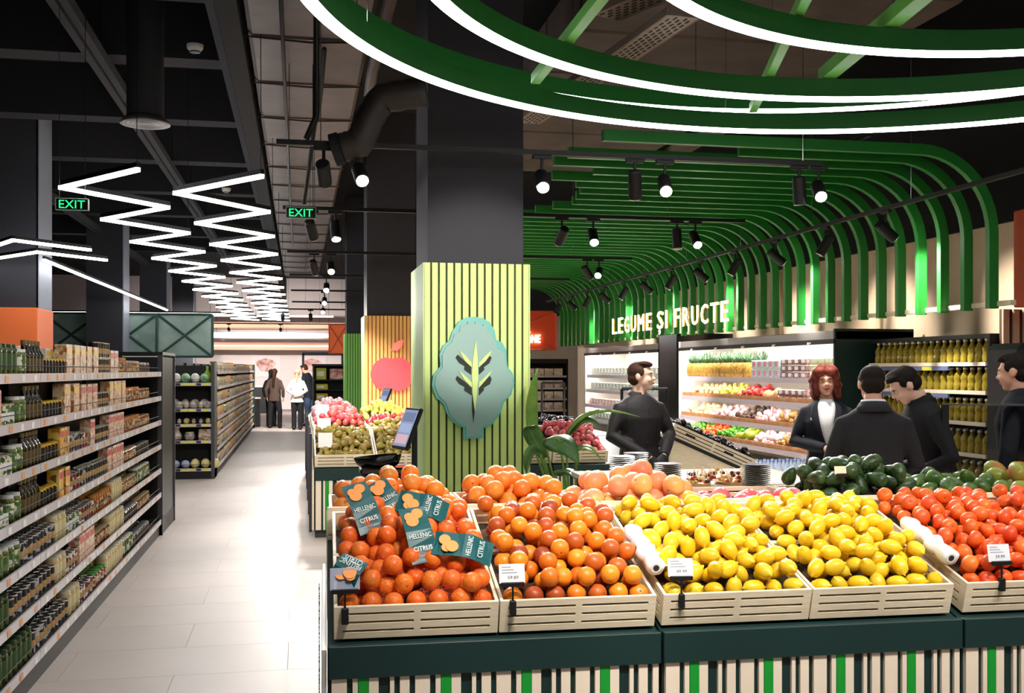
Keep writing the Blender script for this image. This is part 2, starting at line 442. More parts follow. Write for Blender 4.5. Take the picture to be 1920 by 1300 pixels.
boxsign('orange framed panel on the right wall, cut by the frame', 5.95, 8.0, 7.9, 8.05, 2.18, 3.0, mat('sign orange', '#b84a2c', .6))
boxsign('far orange curtain sign left of the columns', .72, 1.14, 26.2, 26.4, 2.05, 2.75, mat('sign orange bright', '#e26a35', .6, emit=.15))

# wooden slat panel on the right wall
wp = thing('wood_slat_panel', 'brown and cream wood slat wall panel at the right edge', 'wall panel', (6.0, 8.25, 1.86))
part('backing', MB().box(0, 1.4, .02, .05, 0, .32), mat('dark brown', '#4a3027', .7), wp)
for k in range(14): part('batten', MB().rbox(k * .1, k * .1 + .062, -.005, .02, 0, .32, .004), mat('wood batten', '#c9a184', .55), wp)

# ------------------------------------------------------------------ zigzag lights
def ledbar(p0, p1, parent, w_=.034):
    p0, p1 = Vector(p0), Vector(p1); a = math.atan2(p1.y - p0.y, p1.x - p0.x); Lh = (p1 - p0).length
    b = link('light_bar', MB().box(-.02, Lh + .02, -w_ / 2, w_ / 2, .0, .03).mesh('light_bar', M_zled), parent, p0, (0, 0, a))
    link('bar_housing', MB().box(-.02, Lh + .02, -w_ / 2, w_ / 2, .031, .07).mesh('bar_housing', M_black), b)
for nm, xr, xl, y0 in (('left zigzag string of white light bars over the left aisle', -1.2, -1.93, 8.47), ('right zigzag string of white light bars over the main aisle', -.29, -1.03, 8.57)):
    t = thing('zigzag_lamp', nm, 'zigzag lamp', (0, 0, 3.15))
    y = y0; k = 0; P = [(xr, y, 0)]
    for k in range(1, 27): P.append((xl if k % 2 else xr, y0 + k * .953, 0))
    for a, b in zip(P, P[1:]): ledbar(a, b, t)
    for q in P[::4]: part('hang_wire', MB().cyl((q[0], q[1], .07), (q[0], q[1], 1.85), .003, n=4), M_black, t)
for lb, pts in (('bent white light bar at the left edge, upper one', [(-3.9, 14.5), (-3.27, 13.35), (-2.59, 14.24)]), ('bent white light bar at the left edge, lower one', [(-4.2, 15.8), (-3.29, 14.63), (-2.61, 15.52)]),
                ('long straight white light bar slanting over the left columns', [(-3.44, 15.68), (-3.27, 28.2)]), ('far straight white light bar running across the back', [(-4.8, 29.8), (-2.0, 29.8)]),
                ('far straight white light bar behind the orange column', [(-8.2, 29.8), (-5.0, 29.8)])):
    t = thing('linear_lamp', lb, 'linear lamp', (0, 0, 3.15), group='linear lamps over the left aisles')
    for a, b in zip(pts, pts[1:]): ledbar((*a, 0), (*b, 0), t, .036)

# exit signs
for lb, x, y in (('green EXIT sign in front of the left zigzag light', -1.81, 9.22), ('green EXIT sign half hidden by spotlight cables', .02, 9.33)):
    t = thing('exit_sign', lb, 'exit sign', (x, y, 3.0), group='exit signs')
    part('panel', MB().rbox(-.125, .125, 0, .03, -.045, .045, .004), M_blackgl, t)
    for (a, b, c_, d_) in ((-.128, .128, -.05, -.044), (-.128, .128, .044, .05), (-.128, -.122, -.05, .05), (.122, .128, -.05, .05)):
        part('frame', MB().box(a, b, -.004, .03, c_, d_), mat('sign frame grey', '#8c8f8c', .5), t)
    link('lettering', textmesh('EXIT', .2, .065, .002, emis('exit green', '#1fe070', 1.6)), t, (0, -.001, 0))
    for s in (-.1, .1): part('hang_wire', MB().cyl((s, .015, .05), (s, .015, 2), .003, n=4), M_black, t)

# ------------------------------------------------------------------ columns
def column(x0, x1, y0, y1, zt, label, mclad, mgap, nb, emblem=None, mside=None):
    t = thing('column', label, 'column', (x0, y0, 0))
    W_, D = x1 - x0, y1 - y0
    part('shaft', MB().box(.03, W_ - .03, .06, D - .03, 0, CZ), M_dkgrey, t)
    if mclad:
        part('cladding_backing', MB().box(0, W_, .03, D, 0, zt), mgap, t)
        part('side_panel', MB().box(-.012, 0, 0, D, 0, zt), mside or mclad, t)
        part('side_panel', MB().box(W_, W_ + .012, 0, D, 0, zt), mside or mclad, t)
        p = (W_ + .02) / nb
        b = MB().box(-p * .37, p * .37, 0, .03, 0, zt).mesh('batten', mclad)
        for k in range(nb): link('batten', b, t, (-.01 + p * (k + .5), 0, 0))
    return t
M_lime = mat('lime batten', '#c6dd84', .5); M_limegap = mat('lime gap', '#3b4a22', .8); M_limeside = mat('lime side', '#b9dd92', .55)
c1 = column(.93, 1.73, 8.0, 8.88, 2.46, 'main column clad in lime battens with a tree emblem', M_lime, M_limegap, 14, None, M_limeside)
c2 = column(.97, 1.75, 16.0, 16.85, 2.46, 'second column clad in orange and yellow battens with a red apple', mat('yellow batten', '#eec070', .5), mat('orange gap', '#d2602c', .7), 14, None, M_limeside)
c3 = column(1.02, 1.8, 24.0, 24.85, 2.46, 'third column far back clad in green battens', mat('green batten', '#8ed86a', .5), mat('green gap', '#2f6a2a', .7), 14)
c4 = column(-4.4, -3.6, 16.0, 16.85, 2.52, 'left column with an orange cladding band', None, None, 0)
part('orange_band', MB().rbox(-.1, .82, -.08, .9, 1.5, 2.52, .01), mat('orange band', '#e8743a', .55, emit=.1), c4)
part('edge_strip', MB().box(.8, .812, .05, .85, 2.52, CZ), mat('edge light grey', '#8f93a0', .6), c4)
c5 = column(-4.47, -3.67, 24.0, 24.85, 0, 'plain dark grey column behind the left shelves', None, None, 0)
c6 = column(-4.5, -3.7, 32.0, 32.85, 0, 'plain dark column far back at the left aisle', None, None, 0)
c7 = column(-4.5, -3.7, 40.0, 40.85, 0, 'plain dark column at the far back counter', None, None, 0)
for c_ in (c5, c6, c7): part('edge_strip', MB().box(.77, .79, .05, .85, 0, CZ), mat('edge light grey', '#8f93a0', .6), c_)

# tree emblem on main column; zoom pixels (3.096 per photo pixel, .004 m per photo pixel)
def Z7(pts, ox=1012, oz=1290, k=.00129): return [((x - ox) * k, (oz - y) * k) for x, y in pts]
outer = [(1020, 350), (1065, 357), (1110, 380), (1140, 430), (1150, 485), (1185, 500), (1210, 545), (1212, 600), (1218, 645), (1248, 680), (1258, 740), (1240, 805), (1195, 852), (1170, 925), (1120, 985), (1070, 1005), (1068, 1062), (955, 1062), (955, 1000), (905, 975), (860, 920), (840, 860), (795, 820), (770, 750), (780, 690), (820, 640), (815, 570), (835, 520), (875, 487), (890, 440), (925, 380), (970, 355)]
inner = [(930, 440), (935, 405), (948, 400), (952, 408), (975, 395), (978, 380), (995, 380), (997, 393), (1022, 392), (1024, 380), (1040, 380), (1042, 396), (1068, 408), (1072, 395), (1085, 402), (1086, 425), (1110, 440), (1130, 480), (1145, 500), (1150, 535), (1170, 545), (1195, 570), (1202, 610), (1205, 650), (1238, 690), (1245, 745), (1225, 800), (1180, 850), (1155, 920), (1110, 975), (1060, 995), (1055, 1050), (968, 1050), (965, 992), (915, 968), (872, 915), (850, 852), (808, 812), (784, 750), (792, 695), (830, 648), (828, 575), (850, 530), (885, 500), (900, 455)]
ox = (1012 / 3.096 + 560 - 797) * .004; oz = 1.65 + (694 - (480 + 1290 / 3.096)) * .004
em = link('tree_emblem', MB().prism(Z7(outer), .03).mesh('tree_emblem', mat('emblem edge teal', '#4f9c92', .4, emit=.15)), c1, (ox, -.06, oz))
M_emb = mat('emblem face', '#7fa39b', .45)
link('emblem_face', MB().prism(Z7(inner), .02).mesh('emblem_face', M_emb), em, (0, -.022, 0))
lightv = [[(1024, 485), (1035, 600), (1038, 700), (1030, 810), (1018, 905), (1005, 800), (1000, 690), (1008, 590)],
          [(925, 545), (960, 575), (1000, 620), (998, 645), (960, 610), (940, 575)], [(1120, 545), (1085, 575), (1042, 620), (1042, 645), (1080, 612), (1105, 578)],
          [(922, 665), (960, 695), (1000, 735), (1000, 765), (960, 725), (940, 692)], [(1118, 665), (1085, 695), (1042, 735), (1042, 765), (1078, 725), (1102, 692)]]
shadowv = [[(905, 590), (918, 572), (960, 610), (998, 645), (998, 690), (955, 660), (958, 640), (925, 620)], [(1118, 590), (1105, 578), (1075, 615), (1042, 650), (1042, 690), (1075, 660), (1072, 645), (1105, 622)],
         [(905, 715), (915, 695), (960, 730), (1000, 768), (1000, 810), (955, 780), (958, 760), (925, 742)], [(1118, 715), (1108, 695), (1075, 730), (1042, 768), (1042, 812), (1072, 780), (1072, 765), (1108, 745)],
         [(1002, 800), (1018, 905), (1010, 965), (1002, 900)]]
for q in lightv: link('leaf_vein', MB().prism(Z7(q), .012).mesh('leaf_vein', M_lime), em, (0, -.034, 0))
for q in shadowv: link('leaf_cutout', MB().prism(Z7(q), .006).mesh('leaf_cutout', mat('cutout shadow tone', '#2b342c', .8)), em, (0, -.028, 0))  # dark inlays paint the shadow seen inside the emblem's cut-outs
# apple emblem on second column
ap = []
for i in range(40):
    a = 2 * math.pi * i / 40
    r_ = .30 * (1 - .16 * math.exp(-((a - math.pi / 2) / .3) ** 2) - .10 * math.exp(-((a - 3 * math.pi / 2) / .25) ** 2) + .05 * math.cos(2 * a + .0) + .03 * math.sin(a))
    ap.append((math.cos(a) * r_ * 1.02, math.sin(a) * r_ * .95))
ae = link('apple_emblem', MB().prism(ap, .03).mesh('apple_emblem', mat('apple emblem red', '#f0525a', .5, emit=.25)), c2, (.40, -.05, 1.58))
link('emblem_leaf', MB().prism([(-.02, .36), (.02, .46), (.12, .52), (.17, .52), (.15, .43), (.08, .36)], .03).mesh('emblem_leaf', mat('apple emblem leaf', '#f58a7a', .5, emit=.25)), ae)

# ------------------------------------------------------------------ track rails and spotlights
M_bulb = emis('spot bulb', '#fff3ea', 60)
_head = MB().lathe([(.045, -.11), (.05, -.105), (.05, .09), (.04, .1)], 14).mesh('lamp_head', M_black, 'angle')
_bez = MB().lathe([(.046, -.116), (.049, -.11)], 14).mesh('lamp_rim', M_chrome)
_bulb = MB().lathe([(.032, -.119), (.042, -.1165)], 14).mesh('lamp_lens', M_bulb)
_bulboff = MB().lathe([(.032, -.119), (.042, -.1165)], 14).mesh('lamp_lens', mat('lens dim', '#3a3632', .2))
_adp = MB().rbox(-.07, .07, -.018, .018, -.03, -.001, .004).mesh('track_adapter', M_black)
_stem = MB().cyl((0, 0, 0), (0, 0, -.09), .012, n=8).mesh('stem', M_black)
def spot(rail, x, y, zrail, aim, label, on=True, power=1.0, size=62, group='track spotlights'):
    t = thing('track_spotlight', label, 'spotlight', (x, y, zrail - .034), group=group)
    link('track_adapter', _adp, t, rot=(0, 0, 0 if rail == 'x' else math.pi / 2), loc=(0, 0, .033)); link('stem', _stem, t, (0, 0, .02))
    hz = -.15
    dv = Vector(aim) - Vector((x, y, zrail + hz - .034))
    q = dv.to_track_quat('-Z', 'Y').to_euler()
    h = link('lamp_head', _head, t, (0, 0, hz), q)
    link('lamp_rim', _bez, h); link('lamp_lens', _bulb if on else _bulboff, h)
    if power:
        l = bpy.data.lights.new('spot', 'SPOT'); l.energy = SPOT_W * power; l.spot_size = R(size); l.spot_blend = .7; l.shadow_soft_size = .06
        l.color = (1, .93, .86)
        lo_ = bpy.data.objects.new('spot_beam', l); C.objects.link(lo_); lo_.parent = h; lo_.location = (0, 0, -.13)
    return t
def rail(label, p0, p1):
    p0, p1 = Vector(p0), Vector(p1); dx = abs(p1.x - p0.x) > abs(p1.y - p0.y)
    Lh = (p1 - p0).length
    t = thing('track_rail', label, 'track rail', p0, 0 if dx else math.pi / 2, 'spotlight rails')
    part('rail_profile', MB().box(0, Lh, -.018, .018, 0, .035), M_black, t)
    for k in range(int(Lh / 1.8) + 1): part('hang_wire', MB().cyl((min(k * 1.8 + .3, Lh), 0, .035), (min(k * 1.8 + .3, Lh), 0, CZ - p0.z), .003, n=4), M_chrome, t)
ords = ['first', 'second', 'third', 'fourth', 'fifth', 'sixth', 'seventh', 'eighth']
def PXZ(px, py, z):     # photo pixel + height -> ground position, only for measuring where lamps hang
    dd = (z - 1.65) * 2000 / (694 - py); l = (px - 960) / 2000 * dd
    return (l * math.cos(TH) + dd * math.sin(TH), dd * math.cos(TH) - l * math.sin(TH))
RY = [7.5, 10.52, 14.4, 17.9, 21.4, 25]
for i, y in enumerate(RY): rail('%s spotlight rail across the aisle, counted from the front' % ords[i], (-.15, y, 3.2), (3.9 if i == 0 else 4.6, y, 3.2))
S = [ # x, rail index, aim, on, label
 (.17, 0, (.6, 11.2, .9), False, 'black spotlight facing away at the left end of the first rail'),
 (.42, 0, (.75, 4.5, 1.0), True, 'bright starry spotlight near the left end of the first rail'),
 (1.72, 0, (1.35, 4.7, 1.0), True, 'bright starry spotlight just right of the main column'),
 (2.42, 0, (2.66, 8.15, 1.5), False, 'dark spotlight body in the middle of the first rail'),
 (2.65, 0, (1.95, 4.6, 1.0), True, 'lit spotlight in the middle of the first rail'),
 (3.72, 0, (3.9, 7.7, 1.5), False, 'dark spotlight body at the right end of the first rail'),
 (3.88, 0, (3.0, 4.6, 1.0), True, 'lit spotlight at the right end of the first rail'),
 (.12, 1, (.8, 12.5, 1), False, 'black spotlight facing away beside the half hidden exit sign'),
 (.35, 1, (.5, 9.4, .9), True, 'starry spotlight on the second rail left of the main column'),
 (2.62, 1, (2.2, 13, 1), False, 'dark spotlight at the left of the second rail by the canopy'),
 (2.95, 1, (2.6, 8.2, 1.0), True, 'lit spotlight at the left of the second rail by the canopy'),
 (3.85, 1, (3.9, 10.3, .9), False, 'dark spotlight at the right end of the second rail'),
 (4.05, 1, (3.9, 8.2, 1.0), True, 'lit spotlight at the right end of the second rail'),
 (.2, 2, (.8, 16, 1), False, 'small black spotlight facing away on the third rail'),
 (.42, 2, (.5, 11.6, 1.0), True, 'lit spotlight at the left end of the third rail'),
 (3.95, 2, (5.6, 15, 1), False, 'dark spotlight on the third rail by the canopy'),
 (4.12, 2, (2.6, 11.0, 1.0), True, 'lit spotlight on the third rail by the canopy'),
 (.45, 3, (.3, 14.5, 1.0), True, 'starry spotlight on the fourth rail left of the apple column'),
 (3.2, 3, (3.2, 14.2, 1.0), True, 'starry spotlight on the fourth rail right of the main column'),
 (.5, 4, (.3, 17.5, 1.0), True, 'small far spotlight on the fifth rail'),
 (.55, 5, (.3, 20, 1.0), True, 'tiny farthest spotlight on the sixth rail')]
for x, ri, aim, on, lb in S: spot('x', x, RY[ri], 3.2, aim, lb, on, (1.0 if on else .7) * (1 if ri == 0 and x > .3 else 2.2 if ri == 0 else .7 if x > .3 and x < .6 and ri == 1 else 1.9), 46 if ri == 0 and on else 62)
# rail lamps for the right wall; the emblem column's spot is added below
rail('spotlight rail along the right wall under the slat bend', (5.15, 6.2, 3.08), (5.15, 22.0, 3.08))
for k in range(12):
    y = 8.7 + k * 1.12
    if k % 2 == 0: spot('y', 5.15, y, 3.08, (6.3, y + .05, 2.0), '%s black wall-washing spotlight pointing at the slats, counted from the right' % (ords + ['ninth', 'tenth', 'eleventh', 'twelfth'])[k // 2], True, 1.0, 80, 'spotlights on the wall rail')
    else: spot('y', 5.15, y, 3.08, (4.2, y + .5, 1.0), '%s dark tilted spotlight on the wall rail, counted from the right' % (ords + ['ninth'])[k // 2], False, .5, 70, 'spotlights on the wall rail')
# unseen rail and spots added to light the near island and the aisle
rail('unseen spotlight rail added above the near side of the fruit island', (-1.0, 2.3, 3.05), (4.4, 2.3, 3.05))
for k, (x, aim) in enumerate(((.75, (.72, 4.15, .85)), (1.1, (1.15, 4.1, .8)), (1.75, (1.8, 4.1, .8)), (2.5, (2.5, 4.1, .8)), (3.3, (3.1, 4.2, .9)), (-.6, (-1.3, 6.2, .9)))):
    spot('x', x, 2.3, 3.05, aim, '%s unseen spotlight on the rail added above the near side of the island' % ords[k], True, .5 if k < 5 else .22, 46 if k < 5 else 60, 'unseen spotlights added above the near side of the island')
spot('x', 1.4, 2.3, 3.05, (1.36, 8.0, 2.2), 'unseen spotlight added to light the tree emblem column', True, 5, 19, 'unseen spotlights added above the near side of the island')  # added narrow beam that brightens the top of the column
rail('added spotlight rail before the far counter', (-5, 37, 3.2), (2, 37, 3.2))  # rail and spots added to brighten the dim back wall
for k in range(4): spot('x', -4 + k * 1.7, 37, 3.2, (-4 + k * 1.7, 45, 1.2), '%s added far spotlight before the white counter wall' % ords[k], True, 3, 75, 'added far counter spotlights')
rail('added spotlight rail above the far aisle end', (-1, 28, 3.2), (1.5, 28, 3.2))  # rail and spots added so the far shoppers are lit
for k in range(2): spot('x', -.4 + k * .7, 28, 3.2, (-.4 + k * .7, 31, .6), '%s added far spotlight above the chatting shoppers' % ords[k], True, 2, 75, 'added far aisle spotlights')
# ================================================================== left gondola with jars and boxes
def gondola_frame(label, xf, depth, y0, y1, levels, ztop, module, cat='shelf unit', two_sided=False, back=True):
    """shelf unit whose front (facing +x) is at x = xf"""
    t = thing('gondola_shelf', label, cat, (xf, y0, 0))
    Lh = y1 - y0
    part('plinth', MB().box(-depth, -.02, 0, Lh, 0, .12), mat('plinth grey', '#3b3838', .6), t)
    part('back_panel', MB().box(-depth - .02, -depth, 0, Lh, .1, ztop), M_black, t)
    nmod = int(round(Lh / module))
    for z in levels:
        part('shelf_board', MB().box(-depth, -.012, 0, Lh, z - .03, z - .004), mat('shelf black', '#17171a', .5), t)
        for k in range(nmod):
            a, b = k * Lh / nmod + .004, (k + 1) * Lh / nmod - .004
            r_ = part('price_rail', MB().box(-.012, .0, a, b, z - .035, z + .012), M_steel, t)
            part('wire_guard', MB().tube([(-.02, a, z + .05), (-.02, b, z + .05)], .0025, 4), M_dkgrey, t)
            for j in range(5):
                yy = a + (b - a) * (j + .3 + .4 * rnd.random()) / 5
                cm = mat('price label orange', '#eaa56a', .5) if rnd.random() < .35 else M_paper
                link('price_label', _plabel(cm), r_, (.0015, yy, z - .012))
    for k in range(nmod + 1):
        part('upright', MB().box(-depth, -depth + .03, k * Lh / nmod - .015, k * Lh / nmod + .015, .1, ztop), M_black, t)
    return t
_pl = {}
def _plabel(m):
    if m.name not in _pl: _pl[m.name] = MB().box(-.001, .001, -.03, .03, -.016, .016).mesh('price_label', m)
    return _pl[m.name]
LV = [1.62, 1.38, 1.14, .90, .66, .42, .15]
gondola_frame('long black gondola shelf of preserves along the left of the aisle', -1.34, .5, 3.5, 11.1, LV, 1.75, 1.27)
# glossy end unit
eu = thing('end_display_case', 'tall black glass-sided end case closing the preserves gondola', 'display case', (-1.86, 11.12, 0))
part('plinth', MB().box(0, .52, 0, 1.1, 0, .16), mat('plinth grey', '#3b3838'), eu)
part('side_glass', MB().box(.50, .515, .03, 1.07, .16, 1.78), mat('end case glass', '#0c0d0e', .4, spec=.12), eu)
for yy in (0, 1.07): part('post', MB().box(.48, .53, yy, yy + .03, .0, 1.8), mat('post grey', '#4b4b4e', .4, .3), eu)
part('post', MB().box(.1, .14, 0, .03, 0, 1.8), M_black, eu)
part('front_panel', MB().box(0, .48, .005, .02, .16, 1.78), M_black, eu)
part('top', MB().box(0, .53, 0, 1.1, 1.8, 1.83), M_black, eu)
for k, z in enumerate((.45, .8, 1.15, 1.5)): part('inner_shelf', MB().box(.03, .49, .04, 1.05, z, z + .02), M_dkgrey, eu)

# product prototypes (mesh, optional lid mesh, radius/half-width, height)
GLASSY = dict(rough=.12, spec=.6)
def jar(nm, glass, label, lid, r=.036, h=.1, n=12):
    b = MB().lathe([(r * .9, 0), (r, .006), (r, h * .22), (r * 1.005, h * .22), (r * 1.005, h * .72), (r, h * .72), (r, h * .84), (r * .84, h * .9)], n, mis=[0, 0, 0, 1, 1, 0, 0])
    l = MB().lathe([(r * .88, h * .885), (r * .9, h * .89), (r * .9, h * .99), (r * .84, h)], n)
    return dict(nm=nm, me=b.mesh(nm, [glass, label], 'angle'), lid=l.mesh('lid', lid, 'angle'), w=2 * r, d=2 * r, h=h)
def bottle(nm, glass, label, cap, r=.033, h=.2, n=12):
    b = MB().lathe([(r * .9, 0), (r, .006), (r, h * .15), (r * 1.005, h * .15), (r * 1.005, h * .5), (r, h * .5), (r, h * .6), (r * .42, h * .76), (r * .38, h * .9)], n, mis=[0, 0, 0, 1, 1, 0, 0, 0])
    l = MB().lathe([(r * .44, h * .88), (r * .46, h * .885), (r * .46, h * .99), (r * .4, h)], n)
    return dict(nm=nm, me=b.mesh(nm, [glass, label], 'angle'), lid=l.mesh('cap', cap, 'angle'), lidn='cap', w=2 * r, d=2 * r, h=h)
def can(nm, label, r=.037, h=.11, n=12, rim=M_chrome):
    b = MB().lathe([(r, 0), (r * 1.02, .002), (r * 1.02, .006), (r, .008), (r, h * .3), (r, h * .62), (r, h - .008), (r * 1.02, h - .006), (r * 1.02, h), (r * .93, h), (r * .93, h - .003)], n, mis=[1, 1, 1, 0, 2, 0, 1, 1, 1, 1])
    return dict(nm=nm, me=b.mesh(nm, [label, rim, M_paper if 'pale' in nm else mat('label tan', '#c79a63', .5)], 'angle'), lid=None, w=2.05 * r, d=2.05 * r, h=h)
def carton(nm, m, w_=.15, d=.06, h=.2):
    b = MB().rbox(-d / 2, d / 2, -w_ / 2, w_ / 2, 0, h, .002)
    f = MB().box(d / 2 - .0004, d / 2 + .0008, -w_ * .42, w_ * .42, h * .68, h * .9)
    return dict(nm=nm, me=b.mesh(nm, m), lid=f.mesh('title_panel', mat('carton title ' + nm, rnd.choice(['#f5ead0', '#c8302e', '#f0c545', '#e9e4dc']), .5)), lidn='title_panel', w=w_, d=d, h=h)
gl = lambda n, c: mat('jar glass ' + n, c, **GLASSY)
K = {
 'olive': jar('olive_jar', mat('olives', '#5a6a2c', .15, c2='#232a12', nscale=70, lo=.45, hi=.55), mat('label green', '#3f5a2c', .5), mat('lid green', '#2f4a2a', .4, .3), .04, .16),
 'pickle': jar('pickle_jar', mat('pickles', '#6d7a34', .15, c2='#2f3a18', nscale=40), printmat('label pickle', ['#e9e4cf', '#6e8a4a', '#4c6a36'], 40), mat('lid white', '#e6e6e0', .35), .041, .14),
 'oil': bottle('dark_oil_bottle', mat('dark oil glass', '#241a08', .08), mat('label oil', '#5b4a1e', .5), mat('cap gold', '#8d7c4c', .4, .4), .034, .19),
 'mustard': jar('mustard_jar', mat('mustard dark', '#3a2410', .15), mat('label black', '#191410', .5), mat('lid yellow', '#d9b22b', .4), .033, .1),
 'honey': jar('honey_jar', mat('honey', '#b5651c', .12), printmat('label honey', ['#e8cf9a', '#a8602c', '#5c2f16'], 55), mat('lid amber', '#c58a3b', .35, .3), .035, .13),
 'sauce': jar('sauce_jar', mat('sauce brown', '#6e3517', .15), printmat('label sauce', ['#e3c58f', '#8a4a25', '#d8b27a'], 60), mat('lid tan', '#b7a078', .35, .3), .034, .11),
 'coffee': can('dark_coffee_tin', mat('tin dark', '#1d1613', .4), .036, .115),
 'pea': can('pale_green_tin', printmat('tin peas', ['#5b7d45', '#e8e2c6', '#35522e'], 45), .038, .11),
 'corn': can('yellow_tin', printmat('tin corn', ['#e2b23a', '#d98f23', '#f1dc8a'], 30), .037, .11),
 'grill': can('black_striped_tin', printmat('tin black', ['#15171a', '#22262b', '#b9bcc0'], 30), .037, .12),
 'bean': can('red_white_tin', printmat('tin bean', ['#ece6dd', '#8a1f2a', '#2c2a30'], 32), .037, .11),
 'box': carton('biscuit_carton', printmat('carton biscuit', ['#d9b98a', '#c98a4a', '#efe0c3', '#b5683a', '#e6c79b'], 48), .17, .07, .19),
 'boxp': carton('rosy_carton', printmat('carton rosy', ['#e2bfa6', '#c9806a', '#efd9c6', '#cc9f70'], 48), .16, .07, .18),
 'boxw': carton('white_topped_carton', printmat('carton white', ['#e9e4da', '#cbb894', '#f1efe9', '#c2483e'], 16), .2, .1, .13),
 'boxy': carton('yellow_carton', printmat('carton yellow', ['#e4ad35', '#d98a22', '#f0cf6b', '#8b5a1c'], 24), .12, .07, .17),
 'tub': jar('capers_jar', mat('capers', '#565a34', .15, c2='#1d2010', nscale=60), mat('label wine', '#4b2a2a', .5), mat('lid steel', '#b9bcc0', .25, .7), .04, .1),
 'green': jar('green_lid_jar', mat('jar rose', '#8a4b34', .15), printmat('label rose', ['#e8d6bb', '#a5563a'], 50), mat('lid bright green', '#3f9a35', .4), .041, .1),
 'cream': jar('cream_jar', mat('cream fill', '#d9c08a', .2), mat('label cream', '#e4d4a4', .5), mat('lid cream', '#e6ddc0', .4), .045, .15),
}
DESC = {'olive': 'green olive jar', 'pickle': 'pickle jar with white lid', 'oil': 'dark oil bottle', 'mustard': 'squat dark jar with yellow lid', 'honey': 'amber jar with tan label', 'sauce': 'brown sauce jar',
        'coffee': 'tall dark tin with tan band', 'pea': 'pale green tin', 'corn': 'yellow printed tin', 'grill': 'black and silver tin', 'bean': 'white and wine-red tin', 'box': 'tan biscuit carton', 'boxp': 'rosy printed carton',
        'boxw': 'white-topped carton with red corner', 'boxy': 'yellow carton', 'tub': 'caper jar with steel lid', 'green': 'jar with bright green lid', 'cream': 'cream-coloured jar'}
LVN = ['top shelf', 'second shelf', 'third shelf', 'fourth shelf', 'fifth shelf', 'sixth shelf', 'bottom shelf']
def put(k, x, y, z, label, group, rz=0):
    p = K[k]
    o = link(p['nm'], p['me'], None, (x, y, z), (0, 0, rz), label, p['nm'].split('_')[-1], group)
    if p['lid']: link(p.get('lidn', 'lid'), p['lid'], o)
    return o
# clusters: (y0, y1, kind, stacked, rows)
def PY_(px, X=-1.37):
    r_ = (px - 960) / 2000; s_, c_ = math.sin(TH), math.cos(TH)
    return X * (c_ - r_ * s_) / (r_ * c_ + s_)
LAY = [
 [(-45, 35, 'olive', 1), (35, 52, 'pickle', 1), (52, 84, 'oil', 1), (84, 124, 'mustard', 1), (124, 184, 'box', 1), (184, 207, 'coffee', 2), (207, 222, 'boxp', 1), (222, 237, 'honey', 1), (237, 262, 'sauce', 1), (262, 280, 'tub', 1)],
 [(-45, 5, 'boxp', 1), (5, 32, 'pea', 2), (32, 52, 'pickle', 1), (52, 82, 'oil', 1), (82, 118, 'mustard', 1), (118, 150, 'box', 1), (150, 184, 'boxp', 1), (184, 205, 'coffee', 2), (205, 235, 'box', 1), (235, 262, 'honey', 1), (262, 280, 'sauce', 1)],
 [(-45, 25, 'pea', 2), (25, 47, 'pickle', 1), (47, 80, 'oil', 1), (80, 112, 'mustard', 1), (112, 131, 'boxy', 1), (131, 152, 'grill', 2), (152, 166, 'bean', 2), (166, 180, 'boxp', 1), (180, 204, 'coffee', 2), (204, 232, 'boxp', 1), (232, 262, 'honey', 1), (262, 280, 'sauce', 1)],
 [(-45, 20, 'pea', 2), (20, 44, 'pickle', 1), (44, 78, 'oil', 1), (78, 108, 'mustard', 1), (108, 132, 'boxy', 1), (132, 152, 'bean', 2), (152, 178, 'grill', 2), (178, 202, 'coffee', 2), (202, 232, 'boxp', 1), (232, 256, 'sauce', 1), (256, 280, 'tub', 1)],
 [(-45, 40, 'pickle', 1), (40, 105, 'grill', 2), (105, 126, 'cream', 1), (126, 150, 'pea', 1), (150, 178, 'bean', 1), (178, 210, 'honey', 1), (210, 230, 'cream', 1), (230, 256, 'sauce', 1), (256, 280, 'pickle', 1)],
 [(-45, 20, 'olive', 1), (20, 76, 'grill', 1), (76, 106, 'coffee', 1), (106, 126, 'cream', 1), (126, 148, 'bean', 1), (148, 176, 'boxp', 1), (176, 206, 'sauce', 1), (206, 234, 'cream', 1), (234, 258, 'tub', 1), (258, 280, 'sauce', 1)],
 [(-45, 62, 'olive', 1), (62, 112, 'grill', 1), (112, 130, 'coffee', 1), (130, 152, 'cream', 1), (152, 176, 'bean', 1), (176, 200, 'green', 1), (200, 232, 'cream', 1), (232, 250, 'pickle', 1), (250, 280, 'tub', 1)],
]
for li, (z, lay) in enumerate(zip(LV, LAY)):
    seen = {}
    for a, b, k, st in lay:
        ya, yb = PY_(a), min(PY_(b), 11.0); p = K[k]
        seen[k] = seen.get(k, 0) + 1
        extra = '' if sum(1 for q in lay if q[2] == k) == 1 else ('nearer ' if seen[k] == 1 else 'farther ')
        nn = max(1, int((yb - ya) / (p['w'] + .006))); stp = (yb - ya) / nn
        rows = 3 if li == 6 else (2 if li > 3 else 1)
        if 'box' in k: rows = 1
        for j in range(nn):
            for rr in range(rows):
                for q in range(st):
                    if z + (q + 1) * p['h'] > (LV[li - 1] - .035 if li else 9): continue
                    lb = '%s%s, %s from left%s%s, %s, left gondola' % (extra, DESC[k], ordn(j + 1), '' if st == 1 else (', lower' if q == 0 else ', upper'), '' if rows == 1 else (', front row', ', second row', ', back row')[rr], LVN[li])
                    put(k, -1.365 - p['d'] / 2 - rr * (p['d'] + .01) - rnd.random() * .006, ya + stp * (j + .5), z - .004 + q * (p['h'] + .0005), lb, 'products on the left gondola')
